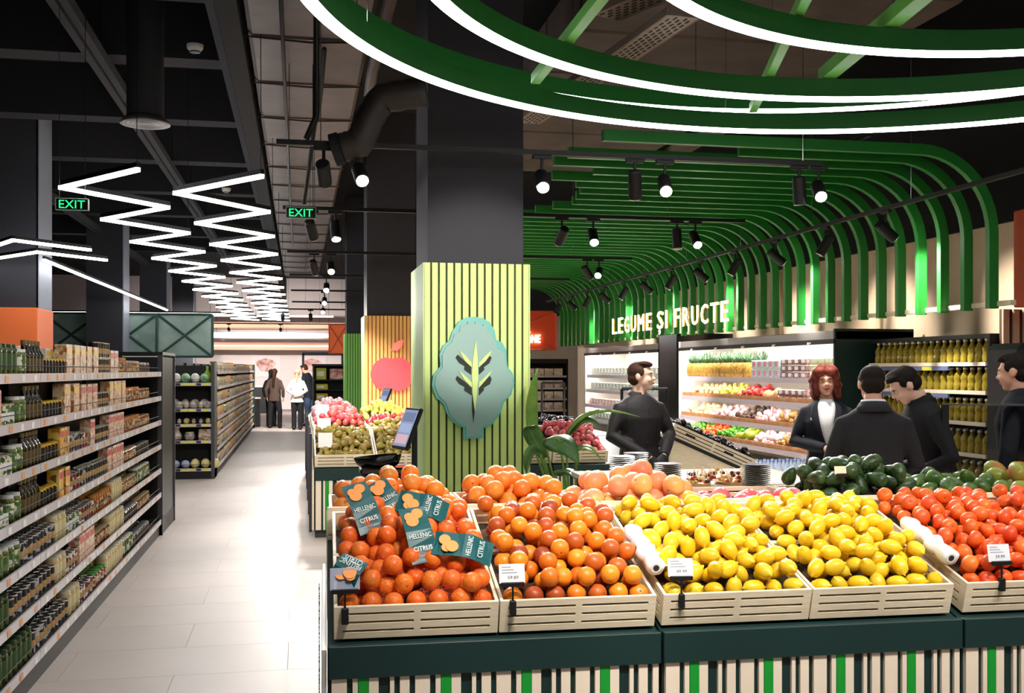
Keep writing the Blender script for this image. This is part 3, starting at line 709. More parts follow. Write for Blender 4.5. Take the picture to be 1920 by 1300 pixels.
# cartons on top of the top shelf jars
for j, (px, k) in enumerate(((35, 'boxw'), (62, 'boxw'), (92, 'boxw'), (120, 'boxw'))):
    put(k, -1.5, PY_(px), 1.62 - .004, '%s white-topped carton in the row standing behind the top shelf jars' % ords[j], 'cartons behind the top shelf', 0).location.z = 1.646

# ------------------------------------------------------------------ second gondola farther down the aisle
g2 = gondola_frame('second long gondola of boxed groceries farther down the aisle', -1.24, .5, 17.3, 31.0, LV, 1.76, 1.37)
K2 = {
 'ga': carton('grocery_carton', printmat('g2 a', ['#c9b08c', '#a87b55', '#e4d6bd', '#8a6a52'], 14), .3, .1, .17),
 'gb': carton('grey_pack', printmat('g2 b', ['#9a938f', '#6f6a6c', '#d6d0ca', '#b9a48b'], 14), .3, .1, .16),
 'gc': carton('orange_pack', printmat('g2 c', ['#cf8a56', '#b4623a', '#e7c39a', '#d9a873'], 14), .28, .1, .17),
 'gd': jar('grocery_jar', mat('g2 glass', '#7a4a2a', .2), mat('g2 label', '#e0cfae', .5), mat('g2 lid', '#d8d2c6', .4), .05, .15, 10)}
K.update(K2)
D2 = {'ga': 'tan grocery carton', 'gb': 'grey-brown pack', 'gc': 'orange-brown pack', 'gd': 'grocery jar with pale lid'}
for li, z in enumerate(LV):
    y = 17.4; seq = ['ga', 'gb', 'gc', 'gd', 'gb', 'ga', 'gc']; i = li * 3
    while y < 30.8:
        k = seq[(i // 5) % 7]; p = K[k]; i += 1
        put(k, -1.27 - p['d'] / 2, y + p['w'] / 2, z - .004, '%s, %s item from the near end, %s, second gondola' % (D2[k], ordn(i - li * 3), LVN[li]), 'groceries on the second gondola')
        y += p['w'] + .012
e2 = thing('gondola_end_post', 'dark end panel closing the far end of the second gondola', 'end panel', (-1.74, 31.05, 0))
part('panel', MB().box(0, .52, 0, .06, 0, 1.8), M_dkgreen, e2); part('foot', MB().box(0, .52, 0, .12, 0, .08), M_black, e2)

# end cap facing the camera
ec = thing('end_cap_shelf', 'black end-cap shelf unit with yellow price tags facing the aisle mouth', 'shelf unit', (-2.2, 16.72, 0))
part('plinth', MB().box(0, .95, .02, .5, 0, .16), M_black, ec); part('back_panel', MB().box(0, .95, .5, .53, 0, 1.72), M_black, ec)
for x in (0, .90): part('side_panel', MB().box(x, x + .05, 0, .53, 0, 1.76), mat('post grey', '#4b4b4e'), ec)
ELV = [.16, .58, .83, 1.06, 1.45]
M_ytag = mat('tag yellow', '#e4e04a', .5)
for z in ELV:
    part('shelf_board', MB().box(.05, .9, .0, .5, z - .02, z), M_black, ec)
    pr = part('price_rail', MB().box(.05, .9, -.012, 0, z - .04, z + .005), M_steel, ec)
    for k in range(8): link('price_label', MB().box(-.035, .035, -.002, 0, -.017, .017).mesh('price_label', M_ytag if k % 3 else M_dkgrey), pr, (.12 + k * .1, -.0125, z - .018))
    part('wire_guard', MB().tube([(.05, -.005, z + .06), (.9, -.005, z + .06)], .003, 4), M_dkgrey, ec)
def blob(nm, prof, mats, n=14, mis=None): return MB().lathe(prof, n, mis=mis).mesh(nm, mats, True)
vase = blob('ceramic_vase', [(.04, 0), (.07, .03), (.075, .09), (.04, .15), (.03, .19), (.045, .23)], mat('ceramic', '#d8cfc2', .35, c2='#8a7666', nscale=30, lo=.55, hi=.6))
pot = blob('ceramic_pot', [(.04, 0), (.065, .02), (.075, .08), (.06, .12), (.065, .13)], mat('ceramic2', '#c9c0b4', .35, c2='#6e6258', nscale=40, lo=.55, hi=.6))
egg = blob('ceramic_egg', [(.02, 0), (.045, .03), (.05, .06), (.035, .11), (.01, .13)], mat('ceramic3', '#d9c7b0', .35))
bag = MB().ell((0, 0, .07), (.075, .06, .075), 12, 8).mesh('wrapped_bag', mat('wrapped white', '#eceae4', .3, c2='#b9b6ae', nscale=20), True)
bagb = MB().ell((0, 0, .06), (.07, .06, .065), 12, 8).mesh('wrapped_bag', mat('wrapped blue', '#b8c4e4', .3), True)
bagy = MB().ell((0, 0, .07), (.075, .06, .075), 12, 8).mesh('wrapped_bag', mat('wrapped yellow', '#e9d994', .3), True)
bagg = MB().ell((0, 0, .07), (.09, .06, .075), 12, 8).mesh('wrapped_bag', mat('wrapped green', '#5f9a6a', .3, c2='#b9d8b0', nscale=14), True)
gb = blob('green_bottle', [(.05, 0), (.06, .01), (.06, .14), (.02, .2), (.018, .26)], mat('bottle green', '#7a9a1e', .1))
def items(y, z, lst):
    for me, x, cat, lb, s_ in lst: link(me.name.split('.')[0], me, None, (x, y, z), (0, 0, rnd.random() * 6), lb, cat, 'goods on the end cap', scale=s_)
YE = 16.82
for j in range(3): items(YE, .16, [(bagb, -1.98 + j * .15, 'bag', 'pale blue wrapped ball on the bottom shelf of the end cap', 1)])
for j in range(3): items(YE, .16, [(bagy, -1.54 + j * .15 - (0 if j < 2 else .01), 'bag', 'pale yellow wrapped ball on the bottom shelf of the end cap', 1)])
items(YE, .58, [(pot, -1.95, 'pot', 'small ceramic pot at the left of the second shelf of the end cap', 1), (vase, -1.8, 'vase', 'white jug-shaped vase on the second shelf of the end cap', .9), (pot, -1.62, 'pot', 'ceramic pot in the middle of the second shelf of the end cap', 1.0)])
K['rb'] = carton('gift_box', printmat('giftbox', ['#c9a98c', '#e6d6bf', '#9b7a5e'], 22), .18, .1, .17); o = put('rb', -1.4, 16.85, .58, 'patterned gift box at the right of the second end cap shelf', 'goods on the end cap', math.pi / 2)
for j in range(7): items(YE, .83, [((egg if j % 3 else bagy), -1.98 + j * .105, 'ornament', 'egg-shaped ceramic ornament on the middle shelf of the end cap', .62)])
for j in range(7): items(YE, 1.06, [((egg if j % 2 else pot), -1.98 + j * .105, 'ornament', 'small ceramic figure on the fourth shelf of the end cap', .85)])
items(YE, 1.45 - .2, [])
for j in range(5): items(YE, 1.06 + .0, [(bag, -1.98 + j * .14, 'bag', 'white wrapped bag behind the ceramic figures of the end cap', 1)]); C.objects[-1].location.y = 17.0
for j in range(5): items(YE, 1.45, [((bag if j % 2 else bagg), -1.96 + j * .14, 'bag', 'wrapped bag standing on the top shelf of the end cap', 1.05)])
items(YE, 1.45, [(gb, -1.36, 'bottle', 'green bottle at the right of the top end cap shelf', 1)])

# green glazed box and white gondola top behind the left shelves
gx = thing('glazed_box', 'hanging green-glass box with diagonal steel braces behind the shelves', 'glazed box', (-5.5, 24.9, 1.95))
part('glass_panel', MB().box(0, 3.6, 0, .05, 0, .95), mat('green glass', '#9fb5aa', .2, c2='#7d968c', nscale=1.5), gx)
M_brace = mat('brace green', '#2c4a42', .5)
for (a, b) in (((0, 0), (1.2, .95)), ((0, .95), (1.2, 0)), ((1.2, 0), (2.4, .95)), ((1.2, .95), (2.4, 0)), ((2.4, 0), (3.6, .95)), ((2.4, .95), (3.6, 0)), ((0, 0), (3.6, 0)), ((0, .95), (3.6, .95)), ((3.6, 0), (3.6, .95)), ((2.4, 0), (2.4, .95)), ((1.2, 0), (1.2, .95))):
    part('brace', MB().tube([(a[0], -.02, a[1]), (b[0], -.02, b[1])], .03, 6), M_brace, gx)
ws = thing('white_shelf_top', 'white gondola top with a row of dark bottles beyond the preserves', 'shelf unit', (-5.2, 20.5, 0))
part('body', MB().box(0, 2.6, 0, .5, 0, 1.74), M_dkgrey, ws); part('header', MB().rbox(0, 2.6, -.05, .5, 1.84, 1.98, .01), M_white, ws)
for x in (0, 2.55): part('post', MB().box(x, x + .05, 0, .05, 1.74, 1.84), M_black, ws)

# ================================================================== far back: counter hall
hd = thing('counter_header', 'peach lit header band above the far counter', 'header', (-6, 43.6, 0))
part('fascia', MB().box(0, 9.5, 0, .2, 2.45, 2.75), mat('peach', '#e9b496', .6, emit=.1), hd)
part('light_line', MB().box(0, 9.5, -.03, 0, 2.58, 2.64), emis('header led', '#ffe9dc', 1.2), hd)
part('upper_fascia', MB().box(0, 9.5, -2.2, .2, 3.25, 3.45), mat('peach2', '#c99b80', .6), hd)
cr = thing('counter_ring_lamp', 'far oval white ring lamp over the counter', 'ring lamp', (-1.2, 40.5, 2.88))
nn = 48; part('ring_tube', MB().loft([[((2.3 + x) * math.cos(2 * math.pi * i / nn), (2.0 + x) * math.sin(2 * math.pi * i / nn), z) for x, z in ((0, 0), (.12, 0), (.12, .09), (0, .09))] for i in range(nn)], closed=True), emis('far ring', '#ffffff', 3.5), cr)
for k in range(5): part('hang_wire', MB().cyl((2.3 * math.cos(k * 1.25), 2 * math.sin(k * 1.25), .09), (2.3 * math.cos(k * 1.25), 2 * math.sin(k * 1.25), 2.1), .006, n=4), M_black, cr)
bw = thing('back_counter', 'long dark counter in front of the far white wall', 'counter', (-5.5, 41.5, 0))
part('body', MB().box(0, 4.6, 0, .9, 0, 1.0), M_black, bw); part('worktop', MB().box(-.05, 4.65, -.05, .95, 1.0, 1.04), M_white, bw)
lc = thing('glass_counter', 'low white glass-fronted counter behind the far shoppers', 'counter', (-.2, 41.6, 0))
part('body', MB().box(0, 3.2, 0, .9, 0, .9), M_white, lc); part('worktop', MB().box(-.03, 3.23, -.03, .93, .9, .94), M_steel, lc)
for lb, x, cc in (('poster with a reddish meat picture on the far white wall, left one', -1.35, '#b0695c'), ('poster with a pink ham picture on the far white wall, right one', .55, '#d18a8a')):
    t = thing('wall_poster', lb, 'poster', (x, 45.75, 1.75))
    part('sheet', MB().box(-.6, .6, 0, .02, -.4, .5), mat('poster white', '#f1e9ea', .6), t)
    pp = [(.38 * math.cos(a) * (1 + .2 * math.sin(3 * a)), .28 * math.sin(a)) for a in np.linspace(0, 2 * math.pi, 20, endpoint=False)]
    part('picture', MB().prism(pp, .01), mat('poster pic ' + cc, cc, .6, c2='#f0cfc8', nscale=5), t, loc=(0, -.012, .1))
ub = thing('upper_light_case', 'far ceiling light panel above the counter', 'ceiling light', (-5.8, 38, 3.5))
part('panel', MB().box(0, 7, 0, .2, 0, .06), emis('far panel', '#fff2ea', 1.2), ub)
# promo table with yellow goods left of the far shoppers
pt = thing('promo_table', 'dark promotion table with a yellow crate at the far aisle end', 'table', (-2.0, 31.6, 0))
part('skirt', MB().box(0, .9, 0, .6, 0, .82), M_black, pt); part('top', MB().box(-.02, .92, -.02, .62, .82, .85), M_white, pt)
cb = thing('bottle_crate', 'yellow crate on the far promotion table', 'crate', (-1.45, 31.8, .852)); part('crate_body', MB().rbox(-.17, .17, -.12, .12, 0, .22, .01), mat('crate yellow', '#e6c81e', .5), cb)
for k in range(4): part('bottle_top', MB().lathe([(.03, .22), (.03, .34), (.012, .4), (.012, .46)], 8), mat('bottle dark far', '#2a2422', .2), cb, loc=(-.12 + k * .08, 0, 0))
# dark rack with yellow boxes right of far shoppers
rk = thing('snack_rack', 'dark open rack with yellow snack boxes right of the far shoppers', 'rack', (.35, 27.4, 0))
for x in (0, .82): part('side', MB().box(x, x + .04, 0, .5, 0, 1.75), M_dkgreen, rk)
part('back', MB().box(0, .86, .47, .5, 0, 1.75), M_black, rk); part('top', MB().box(-.02, .88, -.02, .52, 1.75, 1.8), M_dkgrey, rk)
for z in (.5, .85, 1.12, 1.38): part('shelf', MB().box(.04, .82, 0, .47, z, z + .025), M_black, rk)
for i, (z, h, c_, lb) in enumerate(((1.405, .3, '#c8cf3a', 'lime snack box on the top of the dark rack'), (1.145, .15, '#cfc93a', 'yellow snack box on the third shelf of the dark rack'), (.875, .18, '#d8b92a', 'deep yellow crate on the second shelf of the dark rack'))):
    t = thing('snack_box', lb, 'box', (.43, 27.5, z)); part('box_body', MB().rbox(0, .3 if i else .26, 0, .3, 0, h, .01), mat('snack ' + c_, c_, .5), t); part('label_panel', MB().box(.03, .2, -.003, 0, h * .3, h * .7), M_paper, t)
t = thing('snack_box', 'red and white snack bag on the top of the dark rack', 'box', (.78, 27.5, 1.405)); part('box_body', MB().rbox(0, .34, 0, .25, 0, .28, .02), mat('snack red', '#d06a60', .5, c2='#f1dcd6', nscale=8), t)
dr = thing('door_frame', 'dark framed opening behind the snack rack', 'door frame', (.1, 33.5, 0))
for x in (0, 1.2): part('jamb', MB().box(x, x + .07, 0, .1, 0, 2.15), M_dkgrey, dr)
part('lintel', MB().box(0, 1.27, 0, .1, 2.1, 2.2), M_dkgrey, dr)
# ================================================================== fruit
def fruit(nm, prof, n, mats, tip=None, bend=0, squash=1):
    mb = MB(); mb.lathe(prof, n, mis=tip)
    if bend or squash != 1: mb.v = [(x + bend * math.sin(math.pi * z / .1) * .01, y * squash, z) for x, y, z in mb.v]
    return mb.mesh(nm, mats, True)
def sphprof(r, k=1.0, m=9, dim=.0):
    """round fruit, z squashed by k, shallow dimple at the top, centred on 0"""
    P = []
    for i in range(m + 1):
        a = math.pi * i / m; rr = max(r * math.sin(a), .0008); z = -r * k * math.cos(a)
        if dim and a > 2.2: z -= dim * ((a - 2.2) / .94) ** 2 * r
        P.append((rr, z))
    return P
M_stem = mat('fruit stem', '#4a5a22', .7)
def roundfruit(nm, r, k, m_, dim=.12, n=14):
    P = sphprof(r, k, 9, dim); tp = [0] * (len(P) - 1); P.insert(-1, (r * .09, P[-1][1] + .0006)); tp.insert(-1, 0); tp[-1] = 1
    return fruit(nm, P, n, [m_, M_stem], tp)
F = {}
def orng(n, a, b, **k): return mat(n, a, .38, c2=b, bump=.25, bscale=160, vary=.12, nscale=9, sss=.06, **k)
F['orange'] = ('orange', roundfruit('orange', .0385, .96, orng('orange peel', '#ea781a', '#ee8a28')), .0385)
F['netorange'] = ('orange', roundfruit('orange', .037, .97, orng('net orange peel', '#ee7216', '#f08428')), .037)
F['bigorange'] = ('orange', roundfruit('orange', .043, .97, orng('big orange peel', '#ee7f22', '#f0913a')), .043)
F['blood'] = ('blood_orange', roundfruit('blood_orange', .037, 1.0, mat('blood orange peel', '#f09a28', .36, c2='#9c4022', c3='#ea7c1c', obrand=True, bump=.25, bscale=160)), .037)
F['tang'] = ('tangerine', roundfruit('tangerine', .036, .82, orng('tangerine peel', '#e2521a', '#ea6a26'), .2), .034)
F['grape'] = ('grapefruit', roundfruit('grapefruit', .054, .93, mat('grapefruit peel', '#f8b565', .36, c2='#f59a70', nscale=5, bump=.2, bscale=120, vary=.08, sss=.05)), .052)
F['dragon'] = ('pomegranate', roundfruit('pomegranate', .05, .92, mat('pink fruit skin', '#e2566a', .3, c2='#f08a7c', nscale=6, vary=.1), .1), .049)
lem = []
for i in range(12):
    a = math.pi * i / 11; z = -.042 * math.cos(a); rr = .031 * math.sin(a) ** .85
    lem.append((max(rr, .0012), z))
lem[0] = (.002, -.051); lem[1] = (max(lem[1][0] * .62, .006), -.042); lem[-1] = (.003, .049); lem[-2] = (lem[-2][0] * .72, .041)
F['lemon'] = ('lemon', fruit('lemon', lem, 14, [mat('lemon peel', '#efbf14', .34, c2='#e8c62e', bump=.25, bscale=140, vary=.08, nscale=10, sss=.06)]), .036)
F['lemon'][1].materials[0]
avo = [(.002, -.05), (.022, -.046), (.034, -.032), (.037, -.014), (.034, .006), (.026, .026), (.017, .042), (.008, .05), (.002, .052)]
F['avo'] = ('avocado', fruit('avocado', avo, 14, [mat('avocado skin', '#1f3a1c', .35, c2='#3d5a2c', nscale=30, bump=.5, bscale=120, vary=.25)]), .041)
F['avog'] = ('avocado', fruit('avocado', [(r_ * 1.08, z * 1.05) for r_, z in avo], 14, [mat('avocado skin light', '#2e4f22', .32, c2='#55752f', nscale=14, bump=.3, bscale=90, vary=.2)]), .042)
mg = [(.002, -.06), (.028, -.055), (.045, -.035), (.05, -.005), (.046, .025), (.032, .047), (.014, .058), (.002, .06)]
F['mango'] = ('mango', fruit('mango', mg, 16, [mat('mango skin', '#8f9a3a', .32, c2='#c9583a', nscale=7, lo=.5, hi=.72, vary=.1)], squash=.85), .052)
pr = [(.002, -.046), (.022, -.042), (.033, -.026), (.034, -.008), (.027, .012), (.018, .03), (.012, .042), (.004, .047)]
F['pear'] = ('pear', fruit('pear', pr, 12, [mat('pear skin', '#8f8a35', .45, c2='#a98a45', nscale=12, vary=.15)]), .036)
F['apple'] = ('red_apple', roundfruit('red_apple', .038, .9, mat('red apple skin', '#c3333c', .3, c2='#d9605a', nscale=9, vary=.15), .25, 12), .037)
F['pink'] = ('pink_apple', roundfruit('pink_apple', .038, .9, mat('pink apple skin', '#e0586a', .35, c2='#ec8a86', nscale=9, vary=.12), .25, 12), .037)
F['yel'] = ('yellow_apple', roundfruit('yellow_apple', .038, .9, mat('yellow apple skin', '#e9dc50', .35, c2='#dfe27a', nscale=9, vary=.1), .25, 12), .037)
F['lime'] = ('lime', fruit('lime', [(r_ * .9, z * .75) for r_, z in lem], 10, [mat('lime skin', '#4f9a22', .35, vary=.2)]), .03)
F['potato'] = ('potato', fruit('potato', [(.003, -.045), (.025, -.04), (.034, -.015), (.033, .015), (.024, .04), (.003, .046)], 10, [mat('potato skin', '#a9814a', .7, c2='#8e6a3c', nscale=20, vary=.15)], squash=.85), .036)
F['plum'] = ('dark_plum', roundfruit('dark_plum', .036, .95, mat('dark plum skin', '#17121c', .25), .1, 12), .035)
F['onion'] = ('onion', roundfruit('onion', .04, .85, mat('onion white', '#f1dfe0', .4, c2='#e7a9b4', nscale=6, vary=.1), .05, 10), .038)
F['peach'] = ('peach', roundfruit('peach', .038, .92, mat('peach skin', '#f2c79a', .5, c2='#ecd9a0', nscale=6, vary=.12), .2, 10), .037)
F['papaya'] = ('papaya', fruit('papaya', [(.003, -.09), (.03, -.08), (.05, -.03), (.048, .02), (.03, .07), (.004, .09)], 12, [mat('papaya skin', '#b9b83a', .4, c2='#8aa83a', nscale=5)]), .055)
F['melon'] = ('melon', roundfruit('melon', .07, .95, mat('melon skin', '#d9a06a', .55, c2='#e8bf94', nscale=16, vary=.08), .05, 12), .068)
F['brown'] = ('dark_potato', fruit('dark_potato', [(.003, -.04), (.022, -.036), (.03, -.012), (.03, .015), (.02, .036), (.003, .04)], 10, [mat('dark potato skin', '#5a463c', .7, vary=.15)]), .032)

def pack(w_, l_, r_, top, layers=1.6, seed=1, K_=50, minfloor=0.0, maxn=400, seedrow=None):
    """drop balls of radius r_ onto a mound base; returns (u,v,h) of centres and base(u,v)"""
    g = np.random.RandomState(seed)
    base = lambda u, v: np.maximum(minfloor, top(u, v) - layers * 2 * r_)
    P = np.zeros((0, 3)); fails = 0; D2_ = (2 * r_ * 1.005) ** 2
    K_ = K_ * 3
    if seedrow is not None:
        n0 = int((w_ - .004) / (2.03 * r_)); st_ = w_ / n0
        P = np.array([[st_ * (i + .5), r_ * 1.03, max(seedrow - .5 * r_ + g.uniform(-.25, .1) * r_, float(base(np.array([st_ * (i + .5)]), np.array([r_]))[0]) + r_)] for i in range(n0)])
    while fails < 8 and len(P) < maxn:
        u = g.uniform(r_, max(w_ - r_, r_ + 1e-4), K_); v = g.uniform(r_, max(l_ - r_, r_ + 1e-4), K_)
        h = base(u, v) + r_ * 1.02
        if len(P):
            d2 = (u[:, None] - P[None, :, 0]) ** 2 + (v[:, None] - P[None, :, 1]) ** 2
            hh = np.where(d2 < D2_, P[None, :, 2] + np.sqrt(np.maximum(D2_ - d2, 0)), -9).max(1)
            h = np.maximum(h, hh)
        sc = h + r_ - top(u, v); i = int(np.argmin(sc))
        if sc[i] > .7 * r_: fails += 1; continue
        P = np.vstack([P, [u[i], v[i], h[i]]])
    return P, base
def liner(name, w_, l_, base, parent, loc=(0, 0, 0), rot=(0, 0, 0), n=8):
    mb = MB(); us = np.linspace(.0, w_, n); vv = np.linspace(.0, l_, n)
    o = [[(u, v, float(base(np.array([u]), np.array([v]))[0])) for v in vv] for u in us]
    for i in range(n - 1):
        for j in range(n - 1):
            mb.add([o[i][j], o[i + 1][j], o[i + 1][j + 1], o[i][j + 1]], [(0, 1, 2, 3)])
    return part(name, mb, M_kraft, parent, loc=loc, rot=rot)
SEED = [100]
def pile(kind, w_, l_, top, mtx, label, group, layers=1.6, K_=50, tumble=True, keep=None, minfloor=0.0, cat=None, seedrow=None):
    """fill a w_ x l_ tray whose floor is the local plane of mtx"""
    nm, me, r_ = F[kind]; SEED[0] += 1
    P, base = pack(w_, l_, r_, top, layers, SEED[0], K_, minfloor, seedrow=seedrow)
    out = []
    for (u, v, h) in P:
        if keep and not keep(u, v, h): continue
        p = mtx @ Vector((u, v, h))
        e = Euler((rnd.uniform(0, 6.28), rnd.uniform(0, 6.28), rnd.uniform(0, 6.28))) if tumble else Euler((rnd.uniform(-.5, .5), rnd.uniform(-.5, .5), rnd.uniform(0, 6.28)))
        zone = ('front' if v < l_ * .34 else 'middle' if v < l_ * .67 else 'back') + ' ' + ('left' if u < w_ * .34 else 'centre' if u < w_ * .67 else 'right')
        zone = zone.replace('middle centre', 'middle')
        lay_ = ', on top' if h + r_ > float(top(np.array([u]), np.array([v]))[0]) - .9 * r_ else ', underneath'
        o = link(nm, me, None, p, e, label + ', ' + zone + lay_, cat or nm.split('_')[-1], group)
        out.append(o)
    return out, base

# ------------------------------------------------------------------ crates
M_slot = mat('slot shadow ply', '#c9b48d', .7)
def panel_slots(L_, H, t, nslot=3, axis='x'):
    """board with slots: rails + end, middle posts, as one cut panel"""
    mb = MB(); gap = .0095; rail_ = (H - nslot * gap) / (nslot + 1); q = .03
    for k in range(nslot + 1): mb.box(0, L_, 0, t, k * (rail_ + gap), k * (rail_ + gap) + rail_)
    for k in range(nslot):
        z0 = k * (rail_ + gap) + rail_
        for a, b in ((0, q), (L_ / 2 - .012, L_ / 2 + .012), (L_ - q, L_)): mb.box(a, b, 0, t, z0, z0 + gap)
    return mb
_cr = {}
def crate(label, w_, l_, h, mtx, group, ncut=3):
    """open slotted crate, local x = width, y = depth, z = height; mtx places its bottom front left corner"""
    key = (round(w_, 3), round(l_, 3), round(h, 3))
    if key not in _cr:
        t = .012
        _cr[key] = (panel_slots(w_, h, t, ncut).mesh('front_panel', M_ply), panel_slots(l_ - 2 * t, h, t, ncut).mesh('side_panel', M_ply), MB().box(t, w_ - t, t, l_ - t, 0, .008).mesh('crate_bottom', M_ply))
    fp, sp, bt = _cr[key]; t = .012
    loc, rot, _ = mtx.decompose(); e = rot.to_euler()
    c_ = link('fruit_crate', None, None, loc, e, label, 'crate', group)
    link('front_panel', fp, c_); link('back_panel', fp, c_, (0, l_ - t, 0))
    link('side_panel', sp, c_, (t, t, 0), (0, 0, math.pi / 2)); link('side_panel', sp, c_, (w_, t, 0), (0, 0, math.pi / 2)); link('crate_bottom', bt, c_)
    link('lining', MB().box(t, w_ - t, t, t + .0015, .008, h - .012).mesh('lining', M_kraft), c_)  # dark sheet added behind the front slots so they look shaded
    return c_
# battened display table
PAT = [('g', .037), ('c', .036), ('d', .038), ('c', .017), ('d', .018), ('c', .036), ('d', .018), ('c', .055), ('d', .018), ('c', .020)]
_bt = {}
def batten_row(parent, L_, z0, z1, start=7, y=0.0):
    x = .012; k = start
    while x < L_ - .012:
        c_, w_ = PAT[k % len(PAT)]; w_ = min(w_, L_ - .008 - x); k += 1
        key = (c_, round(w_, 3), z0, z1)
        if key not in _bt:
            m_ = {'g': M_bgreen, 'c': M_cream, 'd': M_dkgreen}[c_]; dp = {'g': .024, 'c': .022, 'd': .010}[c_]
            _bt[key] = MB().rbox(.0008, max(w_ - .0008, .002), -dp, 0, z0, z1, .0006).mesh('batten', m_)
        link('batten', _bt[key], parent, (x, y, 0)); x += w_
def table(label, L_, D, mtx, side='', zb=.565, zt=.68, back_z=None):
    loc, rot, _ = mtx.decompose()
    t = link('display_table', None, None, loc, rot.to_euler(), label, 'display table', 'battened display tables')
    part('carcass', MB().box(.004, L_ - .004, .03, D, .08, zb), M_dkgreen, t)
    part('plinth', MB().box(.01, L_ - .01, .05, D - .02, 0, .08), mat('plinth grey', '#3b3838'), t)
    part('front_band', MB().rbox(0.002, L_ - .002, -.004, .03, zb, zt, .003), M_dkgreen, t)
    batten_row(t, L_, .08, zb, y=.03)
    return t

# ------------------------------------------------------------------ island 1, in the foreground
ROT1 = R(-1.3)
I1 = Matrix.Translation((.10, 3.785, 0)) @ Matrix.Rotation(ROT1, 4, 'Z')
TILT = R(15.7); CW = .592; CL = .425; CH = .125
def P1(u, v, z): return I1 @ Vector((u, v, z))
MODU = [0, 1.222, 2.444]
for k, (lb) in enumerate(('dark green display table with striped battens under the oranges', 'dark green display table with striped battens under the lemons', 'dark green display table with striped battens under the tangerines')):
    t = table(lb, 1.216 if k < 2 else 1.9, 1.75, I1 @ Matrix.Translation((MODU[k], 0, 0)))
    Lk = 1.216 if k < 2 else 1.9
    # sloped deck that carries the crates and the raised back shelf
    sl = [(.04, .672), (.90, .672 + .86 * math.tan(TILT)), (.90, .565), (.04, .565)]
    dk = MB(); n_ = len(sl); dk.add([(0.002, y, z) for y, z in sl] + [(Lk - .002, y, z) for y, z in sl], [(0, 1, 2, 3), (7, 6, 5, 4), (0, 4, 5, 1), (1, 5, 6, 2), (2, 6, 7, 3), (3, 7, 4, 0)])
    part('sloped_deck', dk, M_dkgreen, t)
    part('back_shelf', MB().rbox(0, Lk, .902, 1.75, .565, .935, .003), M_ply, t)
    part('shelf_lip', MB().rbox(0, Lk, .868 + .03, .888 + .03, .935, 1.055, .003), M_ply, t)
part('side_board', MB().rbox(-.022, -.004, .02, 1.72, .08, .665, .002), mat('side grey green', '#c9c7bb', .5), bpy.data.objects['display_table'])
# grey scale strip along the left side of the island
ss = thing('tag_strip', 'black speckled price strip hanging at the left side of the island', 'price strip', P1(-.028, .12, .66), ROT1)
part('strip', MB().box(-.004, 0, 0, .05, -.5, .22), mat('strip speckle', '#e9e8e4', .5, c2='#17181a', nscale=90, lo=.5, hi=.52), ss)

def slopeM(u0, v0=.055, z0=.692):
    return I1 @ Matrix.Translation((u0, v0, z0)) @ Matrix.Rotation(TILT, 4, 'X')
COLS = [(.022, 'netorange', 'bagged oranges'), (.022 + .594, 'blood', 'loose blood oranges'), (1.232, 'lemon', 'lemons, left half'), (1.232 + .594, 'lemon', 'lemons, right half'), (2.470, 'tang', 'tangerines'), (2.470 + .594, 'tang', 'tangerines beyond the frame edge')]
CRN = ['bagged oranges', 'blood oranges', 'the left lemons', 'the right lemons', 'the tangerines', 'the rightmost tangerines']
FR_LB = {0: 'orange in a net bag in the front left crate', 1: 'blood orange in the crate right of the bagged oranges', 2: 'lemon in the left one of the two lemon crates', 3: 'lemon in the right one of the two lemon crates', 4: 'red-orange tangerine right of the lemons', 5: 'red-orange tangerine at the right edge of the photo'}
piles = {}
for ci, (u0, k, ds) in enumerate(COLS):
    M0 = slopeM(u0)
    cf = crate('pale slotted wooden crate at the front holding %s' % CRN[ci], CW - .004, CL, CH, M0, 'sloped crates of the near island')
    cb_ = crate('pale slotted wooden crate in the second row holding %s' % CRN[ci], CW - .004, CL, CH, M0 @ Matrix.Translation((0, CL + .004, 0)), 'sloped crates of the near island')
    Lp = 2 * CL - .03; Wp = CW - .03
    nm, me, rf = F[k]
    crown = {0: .13, 1: .10, 2: .085, 3: .085, 4: .095, 5: .1}[ci]
    def top(u, v, c_=crown, W_=Wp, L_=Lp):
        s_ = np.clip(v / L_, 0, 1); x_ = np.clip(u / W_, 0, 1)
        return CH + .026 + c_ * (np.sin(np.pi * np.clip(s_ * .93 + .05, 0, 1)) ** .8) * (.55 + .45 * np.sin(np.pi * x_)) + .012 * s_
    MM = M0 @ Matrix.Translation((.013, .014, .009))
    out, base = pile(k, Wp, Lp, top, MM, FR_LB[ci], ['oranges in net bags', 'loose blood oranges', 'lemons in the left crates', 'lemons in the right crates', 'tangerines in crates', 'tangerines at the frame edge'][ci], 1.6 if ci != 0 else 1.8, 70, seedrow=CH)
    piles[ci] = (out, top, MM)
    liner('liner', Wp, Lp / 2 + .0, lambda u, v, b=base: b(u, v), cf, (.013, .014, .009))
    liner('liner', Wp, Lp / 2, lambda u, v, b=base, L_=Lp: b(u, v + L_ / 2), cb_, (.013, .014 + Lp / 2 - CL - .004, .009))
# stickers on a few lemons
for j, i_ in enumerate((len(piles[3][0]) - 1, len(piles[3][0]) - 6, len(piles[2][0]) - 4)):
    pass

